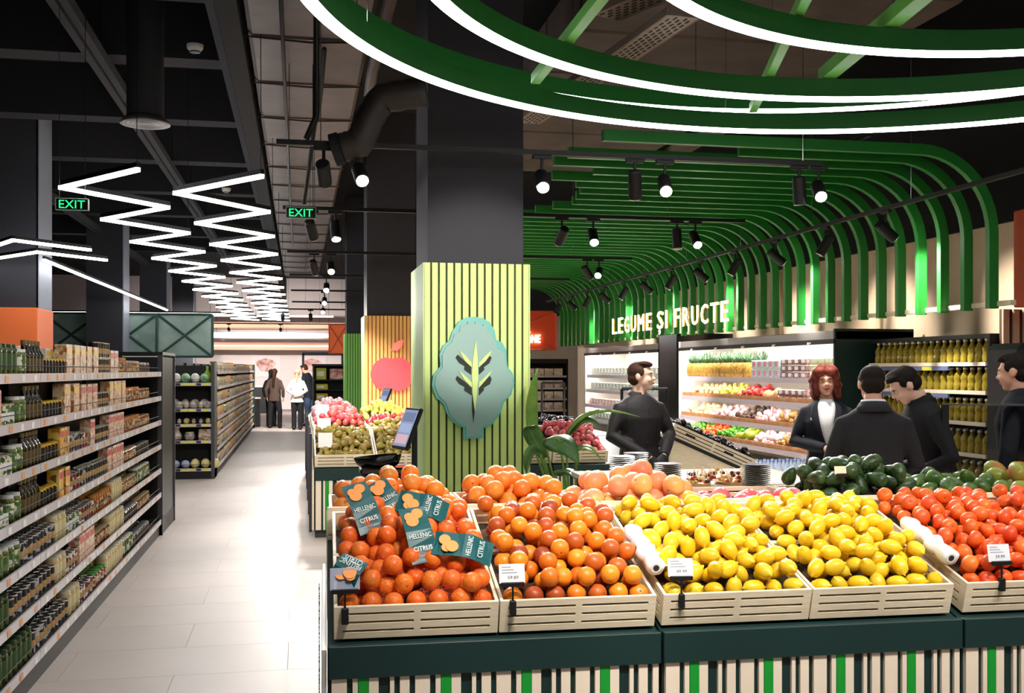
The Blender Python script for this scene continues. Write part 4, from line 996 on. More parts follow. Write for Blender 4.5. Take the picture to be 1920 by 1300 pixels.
# back tier crates
BT = [(.01, .60, 'bigorange', .13, 'big orange heaped at the back left of the island'), (.61, .52, 'bigorange', .12, 'big orange heaped in front of the main column'), (1.14, .62, 'grape', .125, 'pale grapefruit heaped behind the blood oranges'), (1.77, .50, 'dragon', .015, 'pink-red pomegranate behind the lemons'),
      (2.28, .60, 'avo', .17, 'dark green avocado in the heap behind the lemons'), (2.89, .47, 'avog', .07, 'green avocado in the low heap right of the dark avocados'), (3.37, .62, 'mango', .11, 'green and red mango at the right edge')]
for i, (u0, w_, k, cr_, lb) in enumerate(BT):
    M0 = I1 @ Matrix.Translation((u0, .925, .937 + (.02 if k == 'mango' else 0)))
    c_ = crate(['flat crate of big oranges at the back left of the island', 'flat crate of big oranges before the main column', 'flat crate of grapefruits at the back of the island', 'flat crate of pomegranates at the back of the island', 'flat crate of dark avocados', 'flat crate of lighter avocados', 'flat crate of mangoes at the right edge'][i], w_ - .006, .52, .11, M0, 'flat crates at the back of the near island')
    Wp, Lp = w_ - .034, .49
    def top(u, v, c_=cr_, W_=Wp, L_=Lp):
        s_ = np.clip(v / L_, 0, 1); x_ = np.clip(u / W_, 0, 1)
        return .115 + c_ * np.sin(np.pi * np.clip(s_ * .9 + .07, 0, 1)) ** .7 * (.35 + .65 * np.sin(np.pi * x_) ** .8)
    out, base = pile(k, Wp, Lp, top, M0 @ Matrix.Translation((.014, .014, .009)), lb, 'heap ' + lb, 1.7, 60)
    liner('liner', Wp, Lp, base, c_, (.014, .014, .009))

# ------------------------------------------------------------------ net bags and their labels
M_teal = mat('bag label teal', '#0b5557', .35); M_tealtxt = mat('label white ink', '#eef4ef', .5); M_pic = mat('label orange print', '#f39a4a', .45)
def netmat():
    m_ = mat('red net', '#d8502c', .5); nt = m_.node_tree; N = nt.nodes.new; L = nt.links.new; p = nt.nodes['Principled BSDF']
    tc = N('ShaderNodeTexCoord'); mp = N('ShaderNodeMapping'); mp.inputs['Rotation'].default_value = (.6, .4, .785); L(tc.outputs['Object'], mp.inputs[0])
    w1 = N('ShaderNodeTexVoronoi'); w1.feature = 'DISTANCE_TO_EDGE'; w1.inputs['Scale'].default_value = 150; L(mp.outputs[0], w1.inputs['Vector'])
    lt = N('ShaderNodeMath'); lt.operation = 'LESS_THAN'; lt.inputs[1].default_value = .035; L(w1.outputs[0], lt.inputs[0])
    L(lt.outputs[0], p.inputs['Alpha']); return m_
M_net = netmat()
def remesh(mb, voxel, smooth=4, name='body', mats=None, dec=None):
    me = mb.mesh(name, mats or M_black); o = bpy.data.objects.new('tmp', me); C.objects.link(o)
    md = o.modifiers.new('r', 'REMESH'); md.mode = 'VOXEL'; md.voxel_size = voxel; md.use_smooth_shade = True
    if smooth: s_ = o.modifiers.new('s', 'SMOOTH'); s_.factor = .5; s_.iterations = smooth
    if dec: q = o.modifiers.new('d', 'DECIMATE'); q.ratio = dec
    dg = bpy.context.evaluated_depsgraph_get(); dg.update()
    out = bpy.data.meshes.new_from_object(o.evaluated_get(dg)); bpy.data.objects.remove(o); bpy.data.meshes.remove(me)
    out.name = name
    out.materials.clear()
    for m_ in (mats if isinstance(mats, (list, tuple)) else [mats]): out.materials.append(m_)
    out.polygons.foreach_set('use_smooth', [True] * len(out.polygons))
    out.polygons.foreach_set('material_index', [0] * len(out.polygons)); out.update()
    return out
out0 = piles[0][0]
_, top0, MM0 = piles[0]
Minv = MM0.inverted()
loc0 = [(o, Minv @ o.location) for o in out0]
cells = [(.13, .15), (.40, .14), (.14, .40), (.42, .40), (.14, .66), (.42, .66)]
bl = ['net bag of oranges at the front left corner of its crate', 'net bag of oranges at the front right of its crate', 'net bag of oranges at the left middle with a teal label', 'net bag of oranges right of the middle with a folded label', 'net bag of oranges at the back left under a sloping label', 'net bag of oranges at the back right with a pale red sleeve']
groups_ = [[] for _ in cells]
for o, p in loc0:
    gi = min(range(6), key=lambda q: (p.x - cells[q][0]) ** 2 + (p.y - cells[q][1]) ** 2); groups_[gi].append((o, p))
def curvedlabel(parent, p, L_, W_, direction, txt1, txt2, bend=.03, txtrot=0):
    """teal strip laid over the fruit, local frame of the slope; direction = angle in the plane"""
    mb = MB(); n_ = 9
    f_ = lambda t: bend * (1 - (2 * t - 1) ** 2)
    a = []
    for i in range(n_):
        t = i / (n_ - 1); a.append((t * L_ - L_ / 2, f_(t) + .004 * math.sin(9 * t + L_ * 40)))
    secs = [[(x, -W_ / 2, z), (x, W_ / 2, z + .004 * math.sin(x * 60)), (x, W_ / 2, z + .0014 + .004 * math.sin(x * 60)), (x, -W_ / 2, z + .0014)] for x, z in a]
    lb_ = part('label', mb.loft(secs), M_teal, parent, loc=p, rot=(Matrix.Rotation(R(34), 4, 'X') @ Matrix.Rotation(direction, 4, 'Z')).to_euler())
    zz = lambda x: f_((x + L_ / 2) / L_) + .0065
    for j, (x, y, r_) in enumerate(((-.32 * L_, .012, .022), (-.18 * L_, -.014, .024), (-.27 * L_, -.022, .018))):
        link('picture', MB().lathe([(r_, 0), (r_, .0008)], 18).mesh('picture', M_pic), lb_, (x, y, zz(x) + .0006 * j))
    for j, (s_, x, w_) in enumerate(((txt1, .10 * L_, W_ * .82), (txt2, .30 * L_, W_ * .7))):
        link('lettering', textmesh(s_, w_, W_ * .2, .0006, M_tealtxt), lb_, (x, 0, zz(x) + .001), (-math.pi / 2, 0, math.pi / 2))
    return lb_
LABS = {0: (.10, .06, R(75), .10), 1: (.40, .20, R(-20), .09), 2: (.13, .36, R(-70), .2), 3: (.33, .20, R(-80), .22), 4: (.05, .62, R(-70), .2), 5: (.27, .58, R(-85), .2)}
LABS = {0: (.04, .075, R(60), .10), 1: (.46, .16, R(-15), .20), 2: (.10, .44, R(-72), .21), 3: (.30, .235, R(-80), .22), 4: (.20, .67, R(-60), .16), 5: (.335, .46, R(-18), .18)}
for gi, gr in enumerate(groups_):
    if not gr: continue
    t = link('net_bag', None, None, MM0.translation, MM0.to_euler(), bl[gi], 'net bag', 'net bags of oranges')
    mb = MB()
    for o, p in gr: mb.ell(p, .0405, 10, 7)
    me = remesh(mb, .011, 3, 'net', M_net)
    link('net', me, t)
    x, y, an, L_ = LABS[gi]
    near = max([p.z for o, p in loc0 if math.hypot(p.x - x, p.y - y) < .055] or [.2])
    curvedlabel(t, (x, y, near + .05), L_ * 1.12, .1, an, 'HELLENIC', 'CITRUS', .026)
    o['group'] = o.get('group')
# ------------------------------------------------------------------ price tags on clips
def pricetag(label, loc, rz, price, tint=M_paper, s=1.0, post=.05):
    t = thing('price_tag', label, 'price tag', loc, rz, 'price tags on clips')
    part('clip', MB().rbox(-.012 * s, .012 * s, -.012, .012, -.055 * s, .0, .003), M_black, t)
    part('stem', MB().cyl((0, 0, 0), (0, 0, post), .004, n=6), M_black, t)
    part('holder', MB().rbox(-.045 * s, .045 * s, -.006, .006, post, post + .016, .002), M_black, t)
    c_ = part('card', MB().rbox(-.05 * s, .05 * s, -.0015, .0015, post + .012, post + .085 * s, .0005), tint, t, rot=(R(-12), 0, 0))
    if price:
        link('price', textmesh(price, .042 * s, .012 * s, .0004, M_ink), c_, (.004, -.0018, post + .034 * s))
        for j in range(3): link('text_line', MB().box(-.04 * s, (.02 - .012 * j) * s, -.0004, 0, 0, .0035).mesh('text_line', mat('ink pale', '#9aa0a6', .6)), c_, (0, -.0016, post + .05 * s + .01 * j))
    return t
M_film = mat('plastic sleeve', '#c9d3ea', .08, alpha=.55)
pricetag('price tag in a clear empty sleeve clipped to the bagged orange crate', P1(.06, .022, .81), ROT1, None, M_film, 1.05)
pricetag('price tag reading 59.89 clipped to the blood orange crate', P1(.66, .015, .815), ROT1, '59.89', M_paper, .95)
pricetag('crinkled price tag reading 49.99 clipped to the left lemon crate', P1(1.30, .022, .815), ROT1 - .1, '49.99', M_paper, .95)
pricetag('pale price tag on a clear clip on the tangerine crate', P1(2.62, .022, .83), ROT1, '39.99', mat('tag grey', '#dfe3e8', .5), .95)
pricetag('small yellow price tag standing among the dark avocados', P1(2.42, .95, 1.09), ROT1, None, mat('tag cream', '#efe6c2', .5), .6)
# rolls of plastic bags between the crates
for lb, u in (('roll of clear plastic bags lying between the blood oranges and lemons', 1.222), ('roll of clear plastic bags lying between lemons and tangerines', 2.442)):
    t = link('bag_roll', None, None, (slopeM(u, .05, .70) @ Vector((0, .09, .185))), slopeM(u).to_euler(), lb, 'bag roll', 'rolls of plastic bags')
    mb = MB(); secs = []
    for i in range(14):
        y = i / 13 * .34; q = .034 + .006 * math.sin(i * 1.7) + .003 * math.sin(i * 4.1)
        secs.append([((q + .004 * math.sin(3 * a + i)) * math.cos(a), y, (q + .004 * math.cos(2 * a + i)) * math.sin(a)) for a in np.linspace(0, 2 * math.pi, 16, endpoint=False)])
    part('rolled_film', mb.loft(secs), mat('bag film', '#f4f2f0', .2, sss=.2), t, True)
    part('core', MB().cyl((0, -.002, 0), (0, .004, 0), .02, n=14), mat('core white', '#e8e4dd', .6), t); part('core_hole', MB().cyl((0, -.0035, 0), (0, 0, 0), .012, n=12), M_ink, t)
    sh = []
    for i in range(7):
        y = .05 + i * .03; sh.append([(.028 + .0 * i, y, -.02), (.07 + .012 * math.sin(i * 2), y, -.03 + .01 * math.cos(i * 3)), (.07 + .012 * math.sin(i * 2), y, -.028 + .01 * math.cos(i * 3)), (.028, y, -.016)])
    part('loose_sheet', MB().loft(sh), mat('bag film', '#f4f2f0'), t, True)

# ------------------------------------------------------------------ tasting table behind the island: plates, platters
tt = link('tasting_table', None, None, P1(1.5, 1.78, 0), (0, 0, ROT1), 'white tasting table behind the grapefruits', 'table')
part('table_top', MB().rbox(0, 1.3, 0, .9, .99, 1.02, .004), mat('tasting top', '#cfc4b2', .5), tt)
for x, y in ((.03, .03), (1.24, .03), (.03, .84), (1.24, .84)): part('leg', MB().box(x, x + .035, y, y + .035, 0, .99), M_black, tt)
_plate = MB().lathe([(.04, 0), (.045, .001), (.072, .009), (.074, .0105), (.07, .0105), (.044, .004), (.001, .004)], 20, mis=[0, 0, 0, 0, 1, 1])
_plate = _plate.mesh('plate', [mat('plate brown', '#241812', .4), mat('plate grey', '#4c5264', .3)], 'angle')
M_rim = mat('plate rim pale', '#54402f', .5)
_rim = MB().loft([[((.0745 + x) * math.cos(2 * math.pi * i / 20), (.0745 + x) * math.sin(2 * math.pi * i / 20), z) for x, z in ((0, .0092), (.0004, .0092), (.0004, .0103), (0, .0103))] for i in range(20)], closed=True).mesh('rim', M_rim)
def PXd(px, d_): l = (px - 960) / 2000 * d_; return (l * math.cos(TH) + d_ * math.sin(TH), d_ * math.cos(TH) - l * math.sin(TH))
for si, (px, d_, n_, lb) in enumerate(((1167, 6.1, 13, 'small brown plate in the leftmost stack beside the standing man'), (1193, 6.35, 13, 'small brown plate in the tall stack just behind the leftmost one'), (1252, 5.75, 12, 'small brown plate in the stack right behind the grapefruits'), (1418, 5.7, 12, 'small brown plate in the stack left of the dark avocados'))):
    x, y = PXd(px, d_)
    for k in range(n_):
        o = link('plate', _plate, None, (x + rnd.uniform(-.002, .002), y + rnd.uniform(-.002, .002), 1.0205 + k * .0105), (0, 0, rnd.random()), lb + ', %s from the top' % ordn(n_ - k), 'plate', 'plates of stack %d' % (si + 1), scale=1.0)
        link('rim', _rim, o)
# platters of cut fruit
M_cutc = [mat('cut grape', '#b9b060', .35), mat('cut red', '#b8323a', .3), mat('cut pale', '#f1dfb4', .4), mat('cut dark grape', '#5a2030', .3), mat('cut orange', '#f0a040', .35)]
_cut = [MB().ell((0, 0, .011), (.014, .011, .011), 8, 6).mesh('fruit_piece', m_, True) for m_ in M_cutc]
M_pick = mat('toothpick', '#f3e3c3', .6); _pick = MB().cyl((0, 0, .01), (.006, 0, .06), .0022, n=5).mesh('cocktail_pick', M_pick)
for pi_, (px, d_, lb) in enumerate(((1300, 5.85, 'platter of cut fruit with cocktail sticks, left one'), (1342, 6.15, 'platter of cut fruit with cocktail sticks, raised middle one'), (1376, 5.92, 'platter of cut fruit nearest the right plate stack'))):
    x, y = PXd(px, d_); t = thing('fruit_platter', lb, 'platter', (x, y, 1.021), 0, 'platters of cut fruit')
    part('dish', MB().lathe([(.06, 0), (.09, .004), (.115, .016), (.118, .016), (.09, .008), (.001, .008)], 22), mat('dish wood', '#c49a6c', .5), t, 'angle')
    for k in range(34):
        a = rnd.random() * 6.28; rr = .095 * math.sqrt(rnd.random())
        fp_ = link('fruit_piece', _cut[(k + pi_) % 5], t, (rr * math.cos(a), rr * math.sin(a), .008 + (.02 if rr < .06 else 0) + (.018 if rr < .03 else 0)), (0, 0, a))
        if k % 2 == 0: link('cocktail_pick', _pick, fp_, (0, 0, .005), (rnd.uniform(-.4, .4), rnd.uniform(-.4, .4), 0))

# ------------------------------------------------------------------ scale with screen left of the column
sc = thing('produce_scale', 'black produce scale with shallow tray and tilted touch screen beside the column', 'scale', (.58, 7.75, 0))
part('pedestal', MB().rbox(-.12, .2, -.1, .12, 0, .90, .006), M_black, sc)
part('scale_base', MB().rbox(-.15, .2, -.12, .12, .90, .95, .012), M_blackgl, sc)
mb = MB(); secs = []
for i, (k_, z) in enumerate(((.6, .952), (.72, .97), (.82, 1.03), (.79, 1.03), (.69, .98), (.48, .965))):
    secs.append([(.19 * k_ * math.cos(a) * (1 + .12 * math.cos(2 * a)) - .02, .15 * k_ * math.sin(a), z + .012 * math.cos(a) * (i in (2, 3))) for a in np.linspace(0, 2 * math.pi, 28, endpoint=False)])
part('tray', mb.loft(secs), M_blackgl, sc, True)
part('post', MB().rbox(.235, .275, .06, .1, .5, 1.26, .005), M_black, sc)
sm_ = part('screen_housing', MB().rbox(-.015, .015, -.13, .13, -.16, .16, .006), M_black, sc, loc=(.2, .05, 1.22), rot=(0, R(22), R(18)))
link('screen', MB().box(-.0175, -.0155, -.115, .115, -.14, .14).mesh('screen', emis('screen blue', '#8792b0', .8)), sm_)
for k in range(3): link('screen_tile', MB().box(-.0188, -.0176, -.1, .1, -.12 + k * .085, -.05 + k * .085).mesh('screen_tile', emis('screen tile%d' % k, ['#c9a6b0', '#9aa5c4', '#6f7a98'][k], .8)), sm_)

# ------------------------------------------------------------------ plant right of the column
pl = thing('potted_plant', 'tall peace lily with big arching leaves right of the main column', 'plant', (1.98, 7.55, 0))
part('pot', MB().lathe([(.13, 0), (.16, .02), (.19, .38), (.19, .4), (.17, .4), (.17, .36), (.001, .36)], 20), M_dkgrey, pl, 'angle')
M_leaf = mat('leaf green', '#55803f', .4, c2='#3d6430', nscale=8); M_leafl = mat('leaf light', '#86ad4c', .4, c2='#628f3c', nscale=6); M_vein = mat('leaf vein', '#7f9f58', .5)
def leaf(pts, wid, m_, roll=(1, 0, 0)):
    """leaf along points with side vector"""
    P = [Vector(p) for p in pts]; n_ = len(P); mb = MB(); S_ = Vector(roll); grid = []
    for i, p in enumerate(P):
        t = i / (n_ - 1); w_ = wid * (math.sin(math.pi * min(1, t * .93 + .07)) ** .75) * (1.15 - .4 * t) + .0015
        tan = (P[min(i + 1, n_ - 1)] - P[max(i - 1, 0)]).normalized(); sd = (S_ - tan * S_.dot(tan)).normalized(); nr = sd.cross(tan)
        grid.append([p + sd * w_ * a + nr * abs(a) ** 1.3 * w_ * .3 for a in (-1, -.5, 0, .5, 1)])
    mb.add([q for g_ in grid for q in g_], [(i * 5 + j, i * 5 + 5 + j, i * 5 + 6 + j, i * 5 + 1 + j) for i in range(n_ - 1) for j in range(4)])
    me = mb.mesh('leaf', m_, True)
    lo_ = link('leaf', me, pl); so = lo_.modifiers.new('thick', 'SOLIDIFY'); so.thickness = .0015
    link('midrib', MB().tube(pts, [.004 * (1 - .7 * i / n_) for i in range(n_)], 5).mesh('midrib', M_vein, True), lo_)
    return lo_
def arc(p0, p1, p2, n_=9): 
    p0, p1, p2 = map(Vector, (p0, p1, p2)); return [((1 - t) ** 2 * p0 + 2 * t * (1 - t) * p1 + t * t * p2) for t in np.linspace(0, 1, n_)]
def lp(px, py, d_): l = (px - 960) / 2000 * d_; x, y = PXd(px, d_); return Vector((x - 1.98, y - 7.55, 1.65 - (py - 694) * d_ / 2000))
for a, b, c_, wd_, m_, rl in (((1003, 845, 7.7), (985, 760, 7.7), (1008, 690, 7.6), .05, M_leafl, (1, .3, 0)), ((1052, 845, 7.5), (1075, 735, 7.4), (1200, 782, 7.2), .045, M_leafl, (.3, 1, .3)), ((1060, 820, 7.5), (1085, 755, 7.4), (1130, 800, 7.3), .075, M_leaf, (.2, 1, .5)),
                              ((1020, 825, 7.3), (1060, 812, 7.1), (1086, 872, 7.0), .095, M_leaf, (.5, .6, .5)), ((1080, 840, 7.4), (1105, 825, 7.3), (1128, 862, 7.2), .06, M_leafl, (.3, 1, .2)), ((1020, 860, 7.5), (985, 790, 7.5), (990, 800, 7.4), .07, M_leaf, (1, .2, .2)),
                              ((1012, 850, 7.4), (990, 845, 7.3), (988, 890, 7.3), .07, M_leaf, (.6, .6, 0)), ((1040, 885, 7.5), (1075, 870, 7.3), (1082, 905, 7.2), .05, M_leaf, (.4, .8, .2))):
    leaf(arc(lp(*a), lp(*b), lp(*c_)), wd_, m_, rl)
    p_ = lp(*a); part('stalk', MB().tube(arc((rnd.uniform(-.06, .06), rnd.uniform(-.06, .06), .36), (p_.x * .5, p_.y * .5, p_.z * .6), p_, 7), .009, 6), M_leafl, pl, True)
# ================================================================== island 2 behind the column
I2 = Matrix.Translation((.15, 10.61, 0))
for k, lb in enumerate(('second island display table under the pears, left end', 'second island display table hidden behind the main column', 'second island display table right of the plant')):
    Lk = 1.19 if k < 2 else 1.0
    t = table(lb, Lk, 7.2, I2 @ Matrix.Translation((k * 1.2, 0, 0)))
    sl = [(.04, .672), (.90, .672 + .86 * math.tan(TILT)), (.90, .565), (.04, .565)]
    dk = MB(); dk.add([(0.002, y, z) for y, z in sl] + [(Lk - .002, y, z) for y, z in sl], [(0, 1, 2, 3), (7, 6, 5, 4), (0, 4, 5, 1), (1, 5, 6, 2), (2, 6, 7, 3), (3, 7, 4, 0)])
    part('sloped_deck', dk, M_dkgreen, t)
    part('back_shelf', MB().rbox(0, Lk, .902, 7.2, .565, .92, .003), M_ply, t)
    if k == 0:
        for j in range(6): part('side_post', MB().box(-.05, -.02, .1 + j * 1.3, .14 + j * 1.3, .05, 1.02), M_dkgrey, t)
        part('side_board', MB().rbox(-.022, -.002, .02, 7.1, .08, .665, .002), M_ply, t)
C2 = [(0.0, 'pear', 'brown-green pear in the front crate of the second island', .05), (.6, 'pear', 'brown-green pear in the crate behind the scale screen', .05), (1.8, 'pink', 'pink apple in the crate behind the plant', .10), (2.4, 'pink', 'pink apple in the crate left of the standing man', .13)]
for i, (u0, k, lb, cr_) in enumerate(C2):
    M0 = I2 @ Matrix.Translation((u0 + .005, .055, .692)) @ Matrix.Rotation(TILT, 4, 'X')
    nmC = ['pear crate at the left end of the second island', 'pear crate behind the scale screen', 'pink apple crate behind the plant', 'pink apple crate left of the standing man'][i]
    c_ = crate('pale slotted ' + nmC, .588, .83, .125, M0, 'sloped crates of the second island')
    Wp, Lp = .56, .80
    def top(u, v, c_=cr_, W_=Wp, L_=Lp):
        s_ = np.clip(v / L_, 0, 1); x_ = np.clip(u / W_, 0, 1)
        return .13 + c_ * np.sin(np.pi * np.clip(s_ * .8 + .05, 0, 1)) ** .8 * (.6 + .4 * np.sin(np.pi * x_))
    out, base = pile(k, Wp, Lp, top, M0 @ Matrix.Translation((.014, .014, .009)), lb, lb + 's', 1.4, 40, seedrow=.125); liner('liner', Wp, Lp, base, c_, (.014, .014, .009))
FL2 = [(.0, .98, .6, 'apple', 'red apple heaped behind the pears', .15), (.0, 1.62, .6, 'dragon', 'pomegranate heaped behind the red apples', .17), (.0, 2.4, .9, 'pink', 'pink apple heaped far along the second island', .2), (.0, 3.6, 1.3, 'onion', 'pinkish onion heaped at the far end of the second island', .22),
       (.6, .98, .6, 'pear', 'green-brown pear heaped left of the apple column', .06), (.6, 1.62, .7, 'apple', 'red apple heaped below the apple emblem', .1), (.6, 2.5, 1.0, 'yel', 'yellow apple heaped below the apple emblem', .22), (1.8, .98, .6, 'pink', 'pink apple heaped behind the plant', .1), (2.4, .98, .8, 'plum', 'dark plum heaped behind the pink apples', .08)]
for i, (u0, v0, l_, k, lb, cr_) in enumerate(FL2):
    M0 = I2 @ Matrix.Translation((u0 + .005, v0, .925))
    c_ = crate('flat crate of ' + lb.replace(' heaped', 's heaped'), .588, l_, .11, M0, 'flat crates of the second island')
    Wp, Lp = .56, l_ - .03
    def top(u, v, c_=cr_, W_=Wp, L_=Lp):
        s_ = np.clip(v / L_, 0, 1); x_ = np.clip(u / W_, 0, 1)
        return .115 + c_ * np.sin(np.pi * np.clip(s_ * .9 + .07, 0, 1)) ** .6 * (.4 + .6 * np.sin(np.pi * x_) ** .7)
    out, base = pile(k, Wp, Lp, top, M0 @ Matrix.Translation((.014, .014, .009)), lb, lb + 's', 1.3, 40); liner('liner', Wp, Lp, base, c_, (.014, .014, .009))
for j, y in enumerate((10.75, 11.3, 12.0)):
    t = thing('price_card', '%s white price card on the left side of the second island' % ords[j], 'price card', (.2, y, .83 + .12 * j), 0, 'price cards of the second island')
    part('card', MB().rbox(-.01, .13, -.002, .002, .05, .2, .0008), M_paper, t, rot=(R(-15), 0, 0)); part('card_foot', MB().rbox(.04, .08, -.01, .01, 0, .055, .002), M_black, t)
sc2 = copytree(bpy.data.objects['produce_scale'], loc=(.98, 15.0, .022), label='far produce scale screen standing among the crates of the second island')
# black tube frames
for ch in list(sc2.children):
    if ch.name.startswith(('pedestal', 'post')): bpy.data.objects.remove(ch)
def frame(label, p0, p1, z1, z0=0):
    p0, p1 = Vector((*p0, z0)), Vector((*p1, z0)); z1 -= z0; t = thing('tube_frame', label, 'frame', p0); q = p1 - p0
    for e in (Vector((0, 0, 0)), q): part('post', MB().tube([e, e + Vector((0, 0, z1))], .014, 4), M_black, t)
    part('top_bar', MB().tube([(0, 0, z1), q + Vector((0, 0, z1))], .014, 4), M_black, t)
    for e in (Vector((0, 0, 0)), q): part('foot', MB().rbox(e.x - .04, e.x + .04, e.y - .04, e.y + .04, 0, .015, .003), M_black, t)
    return t
frame('black square-tube frame behind the standing man', PXd(1166, 9.6), PXd(1251, 9.7), 1.48)
frame('black tube frame behind the plant', PXd(1016, 13.2), PXd(1058, 13.0), 1.49, .922)
# side-sloped plum stand
ps = thing('plum_stand', 'pale plywood stand sloping down to the right with dark plums', 'stand', (3.60, 10.0, 0))
dk = MB(); po = [(0, 0), (.86, 0), (.86, .62), (0, 1.0)]
dk.add([(x, 0.01, z) for x, z in po] + [(x, 1.4, z) for x, z in po], [(0, 1, 2, 3), (7, 6, 5, 4), (0, 4, 5, 1), (1, 5, 6, 2), (2, 6, 7, 3), (3, 7, 4, 0)])
part('carcass', dk, M_ply, ps)
AS = math.atan2(.38, .86)
MS = Matrix.Translation((3.58, 9.98, 1.008)) @ Matrix.Rotation(AS, 4, 'Y')
c_ = crate('slanted plum crate with hand holes right of the standing man', .93, .55, .13, MS, 'slanted plum crates')
for x in (.2, .64): link('hand_hole', MB().rbox(-.055, .055, -.003, .014, -.012, .012, .004).mesh('hand_hole', M_black), c_, (x, 0, .075))
part('edge_strip', MB().box(0, .95, -.008, .0, -.03, .004), M_black, c_)
out, base = pile('plum', .9, .52, lambda u, v: .185 + 0 * u, MS @ Matrix.Translation((.014, .014, .009)), 'dark plum in the slanted crate', 'dark plums in the slanted crate', 1.25, 50); liner('liner', .9, .52, base, c_, (.014, .014, .009))
# water packs
wt = thing('water_stand', 'white pallet stand of water bottles in front of the fridge', 'stand', (*PXd(1425, 9.3), 0))
part('stand_block', MB().rbox(0, .85, 0, .55, 0, .62, .01), M_white, wt)
wb = MB().lathe([(.03, 0), (.033, .01), (.031, .06), (.033, .12), (.03, .16), (.013, .2), (.013, .22)], 10, mis=[0, 0, 1, 0, 0, 0]).mesh('water_bottle', [mat('water plastic', '#cfdcee', .12), mat('water label', '#7f9fe0', .5)], True)
wc = MB().lathe([(.014, .22), (.014, .235)], 8).mesh('cap', mat('cap blue', '#9fb4e8', .4))
for i in range(11):
    for j in range(3):
        p = wt.location + Vector((.06 + i * .073, .05 + j * .075, .62))
        o = link('water_bottle', wb, None, p, (0, 0, 0), 'small water bottle, %s from left, %s row of the water stand' % (ordn(i + 1), ('front', 'second', 'third')[j]), 'bottle', 'water bottles on the stand'); link('cap', wc, o)
gbx = thing('green_striped_box', 'small green and white striped box beside the platters', 'box', (*PXd(1380, 7.0), .86)); part('box_body', MB().rbox(-.06, .06, -.05, .05, 0, .12, .004), mat('stripe box', '#dfe8cc', .5), gbx)
for k in range(5): part('stripe', MB().box(-.055 + k * .025, -.043 + k * .025, -.052, -.05, .004, .116), mat('stripe green', '#6f9a55', .5), gbx)
st2 = thing('side_stool', 'small dark stand under the striped box', 'stand', (*PXd(1380, 7.0), 0)); part('top', MB().rbox(-.15, .15, -.12, .12, .83, .86, .004), M_dkgreen, st2); part('leg', MB().box(-.03, .03, -.03, .03, 0, .83), M_black, st2)

# ================================================================== open fridges on the right wall
M_fin = mat('fridge inside', '#f3f0ea', .5); M_fout = mat('fridge grey', '#8f8b88', .4, .3); M_wood = mat('basket wood', '#d49a68', .6, c2='#c4854f', nscale=8)
FZ = [1.548, 1.264, .975, .70]
M_ftube = emis('fridge tube', '#fff4e8', 55)
def fridge(label, y0, y1, wood):
    t = thing('open_fridge', label, 'fridge', (5.6, y0, 0)); Lh = y1 - y0
    part('base', MB().rbox(-.06, .9, 0, Lh, 0, .45, .01), M_fout, t); part('back', MB().box(.82, .88, 0, Lh, .45, 1.97), M_fin, t)
    part('canopy', MB().rbox(-.02, .9, 0, Lh, 1.97, 2.07, .008), M_fout, t)
    part('canopy_edge', MB().box(-.04, -.02, 0, Lh, 1.93, 1.98), M_black, t)
    part('light_tube', MB().box(.05, .09, .06, Lh - .06, 1.945, 1.965), M_ftube, t)
    part('end_wall', MB().rbox(-.03, .9, 0, .03, .0, 2.09, .005), M_dkgreen, t); part('inner_wall', MB().box(-.02, .82, .03, .05, .45, 1.97), M_fin, t); part('end_wall', MB().rbox(-.03, .9, Lh - .05, Lh, .0, 2.07, .005), M_fin, t)
    for k in range(int(Lh / .9)): part('curtain_clip', MB().tube([(-.05, .5 + k * .9, 1.95), (-.07, .53 + k * .9, 1.93), (-.05, .56 + k * .9, 1.95)], .008, 6), M_white, t)
    for i, z in enumerate(FZ):
        part('shelf', MB().box(.03 - .02 * i, .82, .05, Lh - .05, z - .03, z - .004), M_fin, t)
        part('price_rail', MB().box(.01 - .02 * i, .03 - .02 * i, .05, Lh - .05, z - .05, z + .01), mat('rail lilac', '#cfc6d6', .35), t)
        if i < 3: part('shelf_lamp', MB().box(.06, .08, .1, Lh - .1, z - .04, z - .031), emis('shelf lamp', '#fff4e8', 26), t)
        if wood and i: part('basket_front', MB().box(.035 - .02 * i, .05 - .02 * i, .05, Lh - .05, z - .004, z + .06), M_wood, t)
    return t
fridge('near open fridge with pineapples and fruit along the right wall', 10.42, 15.15, True)
fridge('far open fridge with packed salads along the right wall', 16.05, 20.5, None)
pn = thing('wall_pillar_panel', 'glossy black panel between the two open fridges', 'panel', (5.56, 15.2, 0)); part('panel', MB().rbox(0, .9, 0, .8, 0, 2.2, .01), M_blackgl, pn)
def FY(px): return PY_(px, 5.6)
def ftray(kind, pa, pb, lev, lb, hb=.1, hf=.02, dep=.34, layers=1.4):
    yb, ya = FY(pa), FY(pb); ya = max(ya, 10.5); yb = min(yb, 15.05)
    M0 = Matrix.Translation((5.66 - .02 * lev + dep, ya, FZ[lev] + (.0 if lev == 0 else .0))) @ Matrix.Rotation(math.pi / 2, 4, 'Z')
    L_ = yb - ya
    top = lambda u, v: .075 + hf + hb * (1 - v / dep) + 0 * u
    out, base = pile(kind, L_, dep, top, M0, lb, lb + ' heap', layers, 40, minfloor=0.0)
    fl_ = link('produce_tray', None, None, M0.translation, (0, 0, math.pi / 2), 'sloped tray under the ' + lb.split(' ')[0] + ' ' + lb.split(' ', 1)[1] + ' heap', 'tray', 'sloped trays in the near fridge')
    liner('liner', L_, dep, base, fl_)
